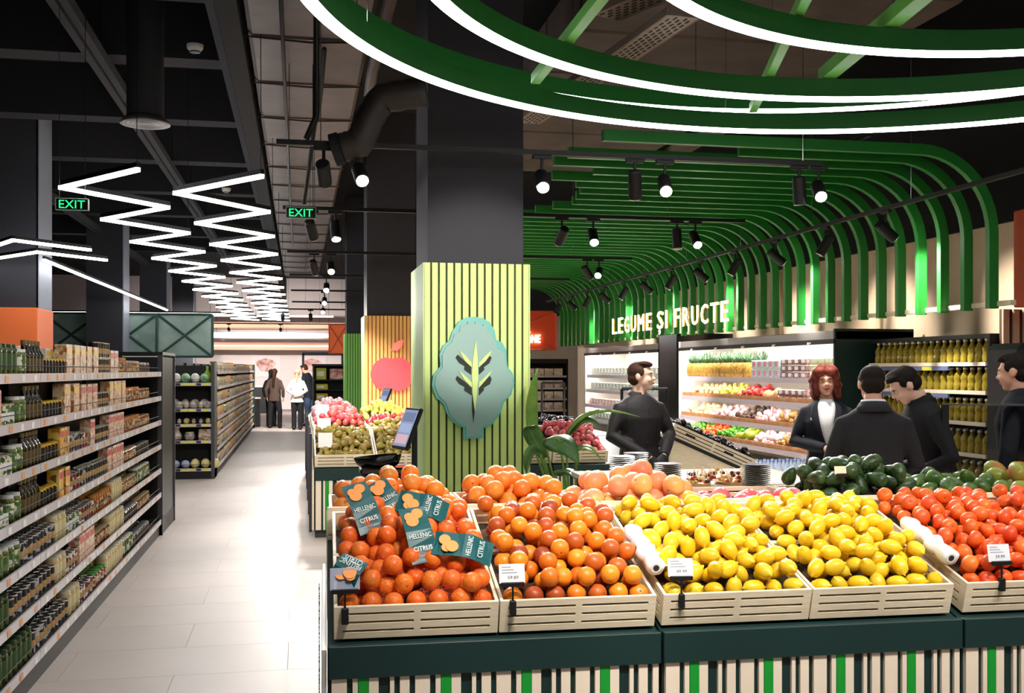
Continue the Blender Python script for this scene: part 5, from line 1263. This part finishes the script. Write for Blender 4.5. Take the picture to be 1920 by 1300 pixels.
FRU = [('peach', 1283, 1335, 1, 'pale peach at the left of the second fridge shelf'), ('yel', 1335, 1372, 1, 'pale yellow apple in the middle of the second fridge shelf'), ('apple', 1374, 1408, 1, 'red apple in the middle of the second fridge shelf'), ('melon', 1410, 1446, 1, 'tan melon right of the red apples in the fridge'),
       ('peach', 1283, 1325, 2, 'peach at the left of the third fridge shelf'), ('onion', 1325, 1372, 2, 'pale onion in the third fridge shelf'), ('brown', 1374, 1404, 2, 'dark brown potato in the third fridge shelf'), ('onion', 1406, 1446, 2, 'white onion right of the dark potatoes'), ('potato', 1448, 1540, 2, 'tan ginger-coloured potato in the third fridge shelf'),
       ('lime', 1283, 1304, 3, 'green lime at the left of the lowest fridge shelf'), ('tang', 1306, 1338, 3, 'orange carrot-coloured fruit in the lowest fridge shelf'), ('lime', 1340, 1372, 3, 'green lime in the middle of the lowest fridge shelf'), ('papaya', 1374, 1404, 3, 'yellow-green papaya in the lowest fridge shelf'), ('onion', 1406, 1446, 3, 'pink-white onion in the lowest fridge shelf'), ('potato', 1448, 1486, 3, 'potato in the lowest fridge shelf'), ('pink', 1487, 1545, 3, 'pink radish-red apple at the right of the lowest fridge shelf')]
for k, a, b, lev, lb in FRU: ftray(k, a, b, lev, lb, .1 if k not in ('melon', 'papaya') else .05, .03 if k not in ('melon', 'papaya') else .06, .32)
# pineapples
pb_ = MB().lathe([(.02, 0), (.045, .01), (.055, .05), (.055, .11), (.042, .155), (.015, .165)], 12).mesh('pineapple', mat('pineapple skin', '#c9953e', .6, c2='#7d6a2c', nscale=60, bump=.8, bscale=70), True)
cw = MB()
for k in range(16):
    a = k * 2.4; t_ = .3 + .7 * (k % 4) / 3; ln = .13 - .02 * (k % 4); q = .05 * t_
    cw.tube([(.01 * math.cos(a), .01 * math.sin(a), .16), (q * .7 * math.cos(a), q * .7 * math.sin(a), .16 + ln * .5), (q * 1.3 * math.cos(a), q * 1.3 * math.sin(a), .16 + ln)], [.012, .011, .001], 5, flat=.3)
cw = cw.mesh('crown', mat('pineapple crown', '#557a58', .5, c2='#35573c', nscale=12), True)
yy = 15.0; 
while yy > FY(1396):
    for rr in range(2):
        o = link('pineapple', pb_, None, (5.72 + rr * .17, yy - rr * .06, FZ[0]), (0, 0, rnd.random() * 6), 'pineapple, %s from the far end, %s row, top fridge shelf' % (ordn(int(round((15.0 - yy) / .158)) + 1), ('front', 'back')[rr]), 'pineapple', 'pineapples on the top fridge shelf', scale=1.22); link('crown', cw, o)
    yy -= .158
# packs
def packm(nm, c1_, c2_, lidc, w_=.16, d=.11, h=.075, top=None):
    b = MB().rbox(-d / 2, d / 2, -w_ / 2, w_ / 2, 0, h, .008).mesh(nm, mat(nm + ' fill', c1_, .2, c2=c2_, nscale=30))
    l = MB().box(-d / 2 - .002, -d / 2 + .0, -w_ * .25, w_ * .25, h * .3, h * .85).mesh('pack_label', mat('pack label ' + lidc, lidc, .5)); return b, l
berry = packm('berry_tray', '#6a4a52', '#a98a90', '#f2eeee'); grapep = packm('grape_tray', '#b9c47a', '#e4e8c2', '#e9edd8'); bluep = packm('blue_bag', '#a9d2e4', '#e6f2f6', '#d98aa0', .15, .12, .11); salad = packm('salad_pack', '#dfe6de', '#6f9a78', '#ffffff', .2, .12, .15); salad2 = packm('mixed_pack', '#e9e6e2', '#c9574f', '#ffffff', .2, .12, .13)
def prow(pk, ya, yb, z, n_st, lb, grp, x=5.72, h=.08, wst=.168):
    b, l = pk; y = ya + wst / 2
    while y < yb:
        for s_ in range(n_st):
            o = link(b.name.split('.')[0], b, None, (x, y, z + s_ * h), (0, 0, 0), lb + ', %s from the right, layer %d' % (ordn(int(round((y - ya - wst / 2) / wst)) + 1), s_ + 1), b.name.split('_')[1].split('.')[0], grp); link('pack_label', l, o)
        y += wst
        if y + wst / 2 > yb: break
prow(bluep, FY(1452), FY(1397), FZ[0], 2, 'pale blue bag stacked on the top fridge shelf', 'blue bags on the top fridge shelf', 5.72, .112, .16)
prow(berry, FY(1502), FY(1453), FZ[0], 3, 'dark berry tray on the top fridge shelf', 'berry trays on the top fridge shelf')
prow(grapep, 10.5, FY(1503), FZ[0], 3, 'pale green grape tray on the top fridge shelf', 'grape trays on the top fridge shelf')
prow(berry, FY(1496), FY(1448), FZ[1], 2, 'dark berry tray on the second fridge shelf', 'berry trays on the second fridge shelf')
prow(grapep, 10.5, FY(1497), FZ[1], 2, 'pale green grape tray on the second fridge shelf', 'grape trays on the second fridge shelf')
for i, z in enumerate(FZ):
    prow(salad if i != 2 else salad2, 16.15, 20.4, z, 1, 'salad pack on the %s shelf of the far fridge' % ['top', 'second', 'third', 'lowest'][i], 'packs in the far fridge', 5.74 - .02 * i, .1, .21)

# ================================================================== oil bottle shelf
OZ = [1.72 - .0, 1.465, 1.186, .903, .62, .34]
ol = thing('oil_shelf', 'black shelf unit of yellow oil bottles against the right wall', 'shelf unit', (5.9, 8.35, 0))
part('back_panel', MB().box(.48, .5, 0, 1.95, 0, 1.95), M_black, ol); part('top', MB().box(0.02, .5, 0, 1.95, 1.93, 1.97), M_black, ol)
part('side', MB().box(.02, .5, -.03, 0, 0, 1.97), M_black, ol); part('plinth', MB().box(0.02, .5, 0, 1.95, 0, .12), M_black, ol)
ob = MB().lathe([(.034, 0), (.039, .008), (.039, .06), (.032, .085), (.039, .11), (.036, .135), (.014, .17), (.013, .195)], 12).mesh('oil_bottle', mat('sunflower oil', '#b09a34', .08, c2='#8d7a26', nscale=16), True)
oc = MB().lathe([(.016, .192), (.016, .212)], 10).mesh('cap', mat('oil cap', '#f3ead0', .4))
M_bluer = mat('rail blue', '#5d6f9c', .4)
for i, z in enumerate(OZ):
    part('shelf_board', MB().box(.02, .48, 0, 1.95, z - .03, z - .004), M_black, ol); part('price_rail', MB().box(.0, .02, 0, 1.95, z - .035, z - .0), M_cream if i % 2 == 0 else M_cream, ol)
    part('blue_rail', MB().box(-.004, .018, .55, 1.95, z - .075, z - .038), M_bluer, ol)
    for q in (.9, 1.8): part('yellow_tag', MB().box(-.008, -.004, q - .1, q + .06, z - .075, z - .04), M_ytag, ol)
    for j in range(18):
        for rr in range(2):
            o = link('oil_bottle', ob, None, (5.955 + rr * .09, 8.41 + j * .105, z - .004), (0, 0, rnd.random()), 'yellow oil bottle, %s from the right, %s row, %s of the oil shelf' % (ordn(j + 1), ('front', 'back')[rr], LVN[i]), 'bottle', 'oil bottles on the oil shelf'); link('cap', oc, o)
# dark cooler and tall slab right of the oil
dc = thing('dark_cooler', 'black rounded drinks cooler at the right edge behind a man', 'cooler', (5.45, 7.28, 0))
mb = MB(); mb.rbox(0, 1.1, 0, .46, 0, 1.86, .05); part('cabinet', mb, M_black, dc); part('door', MB().rbox(.06, 1.04, -.02, 0, .15, 1.72, .02), M_blackgl, dc); part('handle', MB().tube([(.12, -.05, .9), (.12, -.05, 1.4)], .012, 6), M_dkgrey, dc)
# black glass barrier
gbz = thing('glass_barrier', 'black framed glass barrier with bright top edge in front of the right man', 'barrier', (*PXd(1767, 6.75), 0), R(-20))
part('post', MB().box(0, .04, 0, .04, 0, 1.43), M_black, gbz); part('post', MB().box(1.36, 1.4, 0, .04, 0, 1.43), M_black, gbz)
part('top_edge', MB().box(0, 1.4, 0, .04, 1.425, 1.437), M_chrome, gbz)
part('glass', MB().box(.04, 1.36, .015, .022, .1, 1.425), mat('smoked glass', '#14171c', .05, alpha=.35), gbz)

# shelf of packed goods far back under the red sign, and the pale post beside the far fridge
fs = thing('grocery_shelf', 'far shelf of pale packed goods under the red sign', 'shelf unit', (4.3, 23.5, 0))
part('back_panel', MB().box(0, 1.7, .45, .48, 0, 1.85), M_black, fs); part('header', MB().box(0, 1.7, 0, .48, 1.8, 1.9), M_black, fs)
for x in (0, 1.66): part('side', MB().box(x, x + .04, 0, .48, 0, 1.85), M_black, fs)
K['fa'] = carton('pale_pack', printmat('far pack', ['#e6e0c8', '#d8cf9a', '#f1ece0', '#c9a9a0'], 12), .2, .1, .17); K['fb'] = carton('rosy_pack', printmat('far pack b', ['#e8d4cf', '#d08a8a', '#f1e6dc', '#d8d0a0'], 12), .2, .1, .17)
for i, z in enumerate((1.52, 1.25, 1.0, .75)):
    part('shelf_board', MB().box(.04, 1.66, 0, .45, z - .03, z - .004), M_black, fs); part('price_rail', MB().box(.04, 1.66, -.012, 0, z - .04, z + .005), M_steel, fs)
    for j in range(7): put('fa' if (i + j) % 3 else 'fb', 4.46 + j * .22, 23.58, z - .004, 'pale pack, %s from left, %s of the far shelf under the red sign' % (ordn(j + 1), LVN[i]), 'packs on the far wall shelf', -math.pi / 2)
wpz = thing('fridge_end_post', 'cream post closing the far end of the salad fridge', 'post', (5.56, 20.55, 0)); part('post_body', MB().rbox(0, .9, 0, .45, 0, 2.1, .01), mat('post cream', '#e6d6c2', .5), wpz); part('post_cap', MB().box(0, .9, 0, .45, 2.1, 2.13), M_fout, wpz)
# ================================================================== people
M_skin = mat('skin', '#e8b398', .5, sss=.12, c2='#e0a68c', nscale=14); M_skin2 = mat('skin light', '#f0c4ae', .5, sss=.12)
M_blk = mat('black cloth', '#15141a', .85, bump=.3, bscale=9); M_shirt = mat('black shirt', '#1d1a1d', .7, bump=.6, bscale=9); M_navy = mat('navy cloth', '#151722', .85, bump=.3, bscale=9); M_suit = mat('charcoal suit', '#232229', .85, bump=.25, bscale=8)
M_hdark = mat('hair dark', '#1b1310', .7, spec=.25, bump=.8, bscale=50, stretch=(1, 1, .25)); M_hbrown = mat('hair brown', '#3a2218', .7, spec=.25, bump=.8, bscale=50, stretch=(1, 1, .25)); M_hred = mat('hair auburn', '#5f2620', .6, spec=.3, c2='#9a4a3c', nscale=24, bump=1, bscale=40, stretch=(1, 1, .3)); M_hblond = mat('hair blonde', '#b98f66', .5, bump=.8, bscale=50)
M_wshirt = mat('white shirt cloth', '#ecebec', .8, bump=.4, bscale=9); M_brown = mat('brown cloth', '#4b3a33', .85); M_glove = mat('black glove', '#2a282b', .6, bump=.4, bscale=40); M_jean = mat('blue jeans', '#3a4a66', .85); M_lips = mat('lips', '#b5564f', .45); M_eyew = mat('eye white', '#f1efec', .3); M_iris = mat('iris', '#2a1c14', .2); M_shoe = mat('shoe black', '#0e0e10', .4)
def person(label, x, y, rz, h=1.75, lean=0, hyaw=0, hpitch=0, hroll=0, top=M_blk, bottom=M_blk, hair=M_hdark, hairstyle='short', arms=None, skin=M_skin, handm=None, vox=.009, smile=False, female=False, jl=.80, blouse=None, legs=((.09, 0), (.09, 0)), collar=None, buttons=0):
    k = h / 1.75
    t = thing('person', label, 'person', (x, y, 0), rz, 'people in the shop')
    hip = Vector((0, 0, .95))
    def B(p):
        p = Vector(p)
        if lean and p.z > .88:
            f = min(1, (p.z - .88) / .3); q = p - hip; q.rotate(Euler((lean * f, 0, 0))); p = hip + q
        return p * k
    neck = Vector((0, .005, 1.515)); HC = Vector((0, -.015, 1.635))
    Hm = Matrix.Translation(neck) @ Euler((hpitch, hroll, hyaw), 'ZXY').to_matrix().to_4x4() @ Matrix.Translation(HC - neck)
    def HP(p): return B(Hm @ Vector(p))
    def ellH(mb, c, r, n=14, m=10):
        o = MB(); o.ell(c, r, n, m); mb.add([HP(v) for v in o.v], o.f)
    sw = .165 if not female else .145
    tor = [(.84, .155, .105, 0), (.93, .165, .115, 0), (1.06, .145 if not female else .13, .10, 0), (1.18, .155, .108, -.005), (1.30, .172, .118, -.008), (1.385, .168, .102, 0), (1.425, .148, .088, .003), (1.455, .112, .075, .006), (1.475, .082, .065, .008), (1.495, .06, .055, .008), (1.56, .052, .054, .0)]
    if female: tor = [(z, rx * .93, ry * (1.12 if 1.2 < z < 1.35 else 1), cy - (.015 if 1.2 < z < 1.35 else 0)) for z, rx, ry, cy in tor]
    def torso(mb, e=0, z0=0, z1=9, n=18):
        mb.loft([[B((math.cos(a) * (rx + e), cy + math.sin(a) * (ry + e), z)) for a in np.linspace(0, 2 * math.pi, n, endpoint=False)] for z, rx, ry, cy in tor if z0 <= z <= z1])
    arms = arms or [((-.25, .02, 1.13), (-.24, -.08, .9), None), ((.25, .02, 1.13), (.24, -.08, .9), None)]
    body = MB(); torso(body)
    # head
    for c, r in (((0, .012, .022), (.075, .094, .092)), ((0, -.022, -.035), (.063, .072, .078)), ((0, -.055, -.092), (.034, .032, .024)), ((0, -.088, .004), (.011, .014, .03)), ((0, -.1, -.022), (.0155, .018, .014)), ((0, -.074, .028), (.05, .018, .014)), ((-.033, -.072, -.03), (.022, .02, .022)), ((.033, -.072, -.03), (.022, .02, .022)), ((0, -.084, -.058), (.026, .013, .014)), ((-.077, .012, -.008), (.011, .022, .032)), ((.077, .012, -.008), (.011, .022, .032))): ellH(body, c, r)
    body.tube([B((0, .008, 1.44)), B((0, .004, 1.5)), HP((0, .012, -.08))], [.062 * k, .055 * k, .055 * k], 14)
    hands = MB()
    def hand(mb, w_, dr, nr, side, curl=.5):
        w_, dr, nr = Vector(w_), Vector(dr).normalized(), Vector(nr).normalized(); nr = (nr - dr * nr.dot(dr)).normalized(); sd = dr.cross(nr) * side
        mb.tube([w_ - dr * .02, w_ + dr * .02, w_ + dr * .055, w_ + dr * .092], [(.026, .02), (.036, .016), (.041, .015), (.038, .012)], 12, up=nr)
        for j, (o_, ln) in enumerate(((-.031, .062), (-.0105, .074), (.0105, .078), (.031, .068))):
            b0 = w_ + dr * .085 + sd * o_; d1 = (dr * math.cos(curl * .7) + nr * math.sin(curl * .7)); d2 = (dr * math.cos(curl * 1.8) + nr * math.sin(curl * 1.8)); d3 = (dr * math.cos(curl * 2.6) + nr * math.sin(curl * 2.6))
            mb.tube([b0 - dr * .02, b0, b0 + d1 * ln * .45, b0 + d1 * ln * .45 + d2 * ln * .33, b0 + d1 * ln * .45 + d2 * ln * .33 + d3 * ln * .24], [.009, .009, .0085, .008, .0055], 8)
        b0 = w_ + dr * .03 + sd * .03; mb.tube([b0 - sd * .01, b0 + sd * .022 + dr * .02 + nr * .01, b0 + sd * .03 + dr * .045 + nr * .02, b0 + sd * .026 + dr * .064 + nr * .028], [.013, .011, .0095, .007], 8)
    sleeve = MB()
    for si, (el, wr, hd_) in enumerate(arms):
        sg_ = -1 if si == 0 else 1
        sh = B((sg_ * (sw + .008), .005, 1.378)); el, wr = B(el) if not lean or el[2] > 2 else B(el), B(wr)
        fa = (wr - el).normalized()
        body.tube([sh, (sh + el) / 2, el, (el + wr) / 2, wr], [.05 * k, .046 * k, .038 * k, .036 * k, .027 * k], 12)
        sleeve.tube([sh + Vector((-sg_ * .05, 0, .02)), sh, (sh + el) / 2, el, (el + wr) / 2, wr - fa * .012], [.05 * k, .062 * k, .06 * k, .054 * k, .05 * k, .042 * k], 14)
        dr, nr = hd_ if hd_ else (fa, Vector((-sg_, -.3, 0)))
        hand(body if not handm else hands, wr, dr, nr, sg_)
    # legs
    trou = MB()
    for s_ in (-1, 1):
        ox, oy = legs[0 if s_ < 0 else 1]
        hp, kn, an = B((s_ * .085, 0, .88)), Vector((s_ * ox, oy * .5 - .01, .48)) * k, Vector((s_ * ox, oy, .09)) * k
        body.tube([hp, kn, an], [.085 * k, .055 * k, .04 * k], 12)
        trou.tube([hp + Vector((0, 0, .04)), (hp + kn) / 2, kn, (kn + an) / 2, an - Vector((0, 0, .035))], [.1 * k, .092 * k, .075 * k, .072 * k, .07 * k], 14)
        body.ell(an + Vector((0, -.05, -.05)), (.04, .11, .035), 10, 6)
        sh_ = MB(); sh_.tube([an + Vector((0, .08, -.045)), an + Vector((0, .0, -.03)), an + Vector((0, -.1, -.05)), an + Vector((0, -.17, -.06))], [(.04, .042), (.047, .055), (.047, .038), (.035, .026)], 12)
        sh_.v = [(a, b, max(c, .002)) for a, b, c in sh_.v]
        part('shoe', sh_, M_shoe, t, True)
    link('body', remesh(body, vox, 2, 'body', skin), t)
    if handm: link('glove_pair', remesh(hands, .006, 1, 'glove_pair', handm), t)
    trou.loft([[B((math.cos(a) * (rx + .016), cy + math.sin(a) * (ry + .016), z)) for a in np.linspace(0, 2 * math.pi, 18, endpoint=False)] for z, rx, ry, cy in tor[:3]])
    link('trousers', remesh(trou, .014, 3, 'trousers', bottom), t)
    # jacket / shirt
    jk = sleeve
    jt = [(jl, .165, .12, 0)] + [q for q in tor if q[0] > jl + .04 and q[0] < 1.48] + [(1.49, .062, .058, .012)]
    jk.loft([[B((math.cos(a) * (rx + .022), cy + math.sin(a) * (ry + .022), z)) for a in np.linspace(0, 2 * math.pi, 20, endpoint=False)] for z, rx, ry, cy in jt])
    jk.tube([B((0, .016, 1.43)), B((0, .026, 1.478))], [.07 * k, .066 * k], 16)
    link('jacket', remesh(jk, .011, 3, 'jacket', top), t)
    def neckband(nm, z0, r0, z1, r1, gap, m_, dy=.014):
        aa = np.linspace(-math.pi / 2 + gap, 1.5 * math.pi - gap, 22); mb = MB()
        ring0 = [B((math.cos(a) * r0, dy + math.sin(a) * r0 * .98 - (.012 if math.sin(a) < -.6 else 0), z0 - .02 * max(0, -math.sin(a)))) for a in aa]; ring1 = [B((math.cos(a) * r1, dy + math.sin(a) * r1, z1 - .022 * max(0, -math.sin(a)))) for a in aa]
        mb.add(ring0 + ring1, [(i, i + 1, i + 23, i + 22) for i in range(21)])
        o = part(nm, mb, m_, t, True); so = o.modifiers.new('thick', 'SOLIDIFY'); so.thickness = .006; so.offset = 1
    if collar:
        neckband('collar', 1.45, .1, 1.522, .067, .2, collar)
        if collar is M_wshirt: neckband('jacket_collar', 1.44, .118, 1.508, .078, .35, top)
    if blouse:
        def jf(x, z, e):
            zs = [q[0] for q in jt]; rx = np.interp(z, zs, [q[1] for q in jt]) + .022 + e; ry = np.interp(z, zs, [q[2] for q in jt]) + .022 + e; cy = np.interp(z, zs, [q[3] for q in jt])
            return B((x, cy - ry * math.sqrt(max(.02, 1 - (x / rx) ** 2)), z))
        def patch(nm, L_, R_, e, m_):
            mb = MB(); n_ = len(L_); rows = []
            for (xa, z), (xb, _) in zip(L_, R_): rows.append([jf(xa + (xb - xa) * f, z, e) for f in (0, .25, .5, .75, 1)])
            mb.add([q for r__ in rows for q in r__], [(i * 5 + j, i * 5 + j + 1, i * 5 + j + 6, i * 5 + j + 5) for i in range(n_ - 1) for j in range(4)])
            o = part(nm, mb, m_, t, True); so = o.modifiers.new('thick', 'SOLIDIFY'); so.thickness = .006
        zz = [1.12, 1.2, 1.28, 1.36, 1.42, 1.46, 1.49]; wv = [.004, .03, .05, .064, .07, .066, .05]
        patch('blouse', [(-w_, z) for z, w_ in zip(zz, wv)], [(w_, z) for z, w_ in zip(zz, wv)], .018, blouse)
        for s_ in (-1, 1): patch('lapel', [(s_ * w_, z) for z, w_ in zip(zz, wv)], [(s_ * (w_ + q), z) for z, w_, q in zip(zz, wv, (.004, .03, .05, .062, .05, .03, .02))], .023, top)
        part('badge', MB().ell(jf(-.115, 1.33, .01), (.011, .005, .011), 10, 6), M_white, t, True)
    for i in range(buttons): part('button', MB().ell(B((.0, -.142 + .004 * i, 1.38 - .09 * i)), (.006, .004, .006), 8, 5), M_dkgrey, t)
    # face
    for s_ in (-1, 1):
        e = MB(); ellH(e, (s_ * .031, -.079, .004), (.0115, .0085, .0048), 10, 6); part('eye', e, M_eyew, t, True)
        e = MB(); ellH(e, (s_ * .031, -.0858, .004), (.0048, .003, .0047), 8, 6); part('iris', e, M_iris, t, True)
        e = MB(); ellH(e, (s_ * .033, -.0845, .0235), (.02, .006, .004), 8, 5); part('eyebrow', e, hair, t, True)
    for dz, r_ in ((.0, .0048), (-.0085, .0055)):
        e = MB(); o = MB(); o.ell((0, -.0955, -.0545 + dz), (.03 if smile else .023, .006, r_), 12, 6)
        e.add([HP((a, b + abs(a) ** 2 * 9, c + (abs(a) * .28 if smile else 0))) for a, b, c in o.v], o.f); part('lip', e, M_lips, t, True)
    # hair
    hr = MB()
    if hairstyle in ('short', 'short_up'):
        ellH(hr, (0, .026, .036), (.0805, .094, .084)); ellH(hr, (0, .05, -.02), (.074, .066, .06)); ellH(hr, (0, -.045, .09), (.06, .045, .024)); ellH(hr, (-.02, -.02, .1), (.05, .06, .022)); ellH(hr, (-.074, -.008, .03), (.008, .03, .035)); ellH(hr, (.074, -.008, .03), (.008, .03, .035))
    elif hairstyle == 'bob':
        ellH(hr, (0, .03, .045), (.1, .105, .095)); ellH(hr, (-.045, -.035, .085), (.06, .062, .045)); ellH(hr, (.045, -.04, .08), (.06, .06, .045))
        for s_ in (-1, 1):
            for (yy_, zz_, rr_) in ((-.02, .03, .045), (-.015, -.03, .046), (-.01, -.085, .044), (.04, -.04, .055), (.05, -.1, .05)): ellH(hr, (s_ * .085, yy_, zz_), (rr_ * .75, rr_, rr_ * 1.15))
        ellH(hr, (0, .07, -.05), (.09, .055, .1))
        for q in range(46):
            a_ = q * 2.399; zc = -.13 + .25 * ((q * 37) % 46) / 46; rr_ = .098 + .012 * math.sin(q * 1.7)
            cx_, cy_ = math.cos(a_) * rr_, .03 + math.sin(a_) * rr_
            if cy_ < -.035 and zc < .07: continue
            ellH(hr, (cx_ * (1 if zc < .06 else .75), cy_ * (1 if zc < .06 else .8), zc), (.026, .026, .03), 8, 6)
    elif hairstyle == 'long':
        ellH(hr, (0, .028, .04), (.09, .1, .09)); hr.tube([HP((0, .06, .03)), HP((0, .085, -.1)), B((0, .13, 1.42)), B((0, .14, 1.28)), B((0, .14, 1.2))], [(.085 * k, .06), (.1 * k, .05), (.11 * k, .035), (.09 * k, .03), (.03, .015)], 14)
    elif hairstyle == 'pony':
        ellH(hr, (0, .028, .038), (.082, .096, .086)); hr.tube([HP((0, .11, .02)), HP((0, .14, -.04)), B((0, .13, 1.46)), B((0, .14, 1.36))], [.022, .035, .035, .012], 10)
        part('hair_band', MB().ell(HP((0, .118, .015)), (.026, .018, .026), 10, 6), M_blk, t, True)
    link('hair', remesh(hr, .007, 2, 'hair', hair), t)
    return t
px = lambda p, d_: PXd(p, d_)
X_, Y_ = px(1199, 8.4)
person('young man in black shirt and gloves standing with clasped hands by the plant', X_, Y_, R(12), 1.715, hyaw=R(48), top=M_shirt, bottom=M_blk, hair=M_hbrown, hairstyle='short', vox=.007,
       arms=[((-.27, -.02, 1.16), (-.035, -.24, .985), (( .8, -.1, -.55), (0, .6, -.3))), ((.27, -.02, 1.16), (.075, -.24, 1.0), ((-.6, -.1, -.8), (0, .6, -.3)))], handm=M_glove, collar=M_shirt, buttons=4, jl=.86, skin=M_skin2)
X_, Y_ = px(1549, 8.3)
person('smiling woman with auburn bob in a navy blazer over a white top', X_, Y_, R(-26), 1.675, hyaw=R(4), hpitch=R(4), hroll=R(-4), top=M_navy, bottom=M_navy, hair=M_hred, hairstyle='bob', smile=True, female=True, blouse=M_wshirt, vox=.007,
       arms=[((-.25, .0, 1.14), (-.0, -.26, 1.10), ((.9, -.25, .1), (0, .4, -.8))), ((.25, .0, 1.14), (.1, -.27, 1.08), None)], skin=M_skin)
X_, Y_ = px(1640, 6.35)
person('man in a charcoal suit seen from behind in front of the oil shelf', X_, Y_, R(180 - 22), 1.69, hpitch=R(14), hyaw=R(0), lean=R(7), top=M_suit, bottom=M_suit, hair=M_hdark, hairstyle='short', collar=M_wshirt,
       arms=[((-.255, -.02, 1.14), (-.12, -.26, 1.06), None), ((.255, -.02, 1.14), (.12, -.26, 1.06), None)], vox=.009)
X_, Y_ = px(1757, 7.0)
person('dark haired man in black jacket bending his head down toward the suited man', X_, Y_, R(-98), 1.72, lean=R(14), hpitch=R(26), hyaw=R(-8), top=M_blk, bottom=M_blk, hair=M_hdark, hairstyle='short', vox=.008, collar=M_blk,
       arms=[((-.28, -.04, 1.12), (-.12, -.3, 1.0), None), ((.29, .0, 1.12), (.14, -.25, .98), None)], skin=M_skin2)
X_, Y_ = px(1912, 6.9)
person('man in a dark navy jacket at the right edge turned away to the left', X_, Y_, R(-142), 1.76, hpitch=R(10), top=M_navy, bottom=M_navy, hair=M_hdark, hairstyle='short', vox=.009, collar=M_navy,
       arms=[((-.25, .0, 1.13), (-.22, -.06, .88), None), ((.25, .0, 1.13), (.22, -.06, .88), None)])
person('woman with long brown hair in a brown jacket far down the aisle', -.67, 31.0, R(170), 1.68, female=True, top=M_brown, bottom=M_blk, hair=M_hbrown, hairstyle='long', vox=.014, legs=((.15, 0), (.13, 0)))
person('blonde woman in a white shirt with hands behind her back far down the aisle', -.04, 30.0, R(175), 1.66, female=True, top=M_wshirt, bottom=M_blk, hair=M_hblond, hairstyle='pony', vox=.014, arms=[((-.27, .1, 1.14), (-.05, .17, 1.0), ((.8, .1, -.2), (0, -1, 0))), ((.27, .1, 1.14), (.06, .17, 1.02), ((-.8, .1, -.2), (0, -1, 0)))])
person('tall man in a navy jacket and jeans beside the blonde woman', .3, 31.7, R(-120), 1.84, lean=R(10), hpitch=R(14), top=M_navy, bottom=M_jean, hair=M_hbrown, hairstyle='short', vox=.014)
person('person with dark hair hidden behind the brown-jacketed woman', -.78, 31.9, R(160), 1.66, female=True, top=M_blk, bottom=M_blk, hair=M_hdark, hairstyle='long', vox=.016)
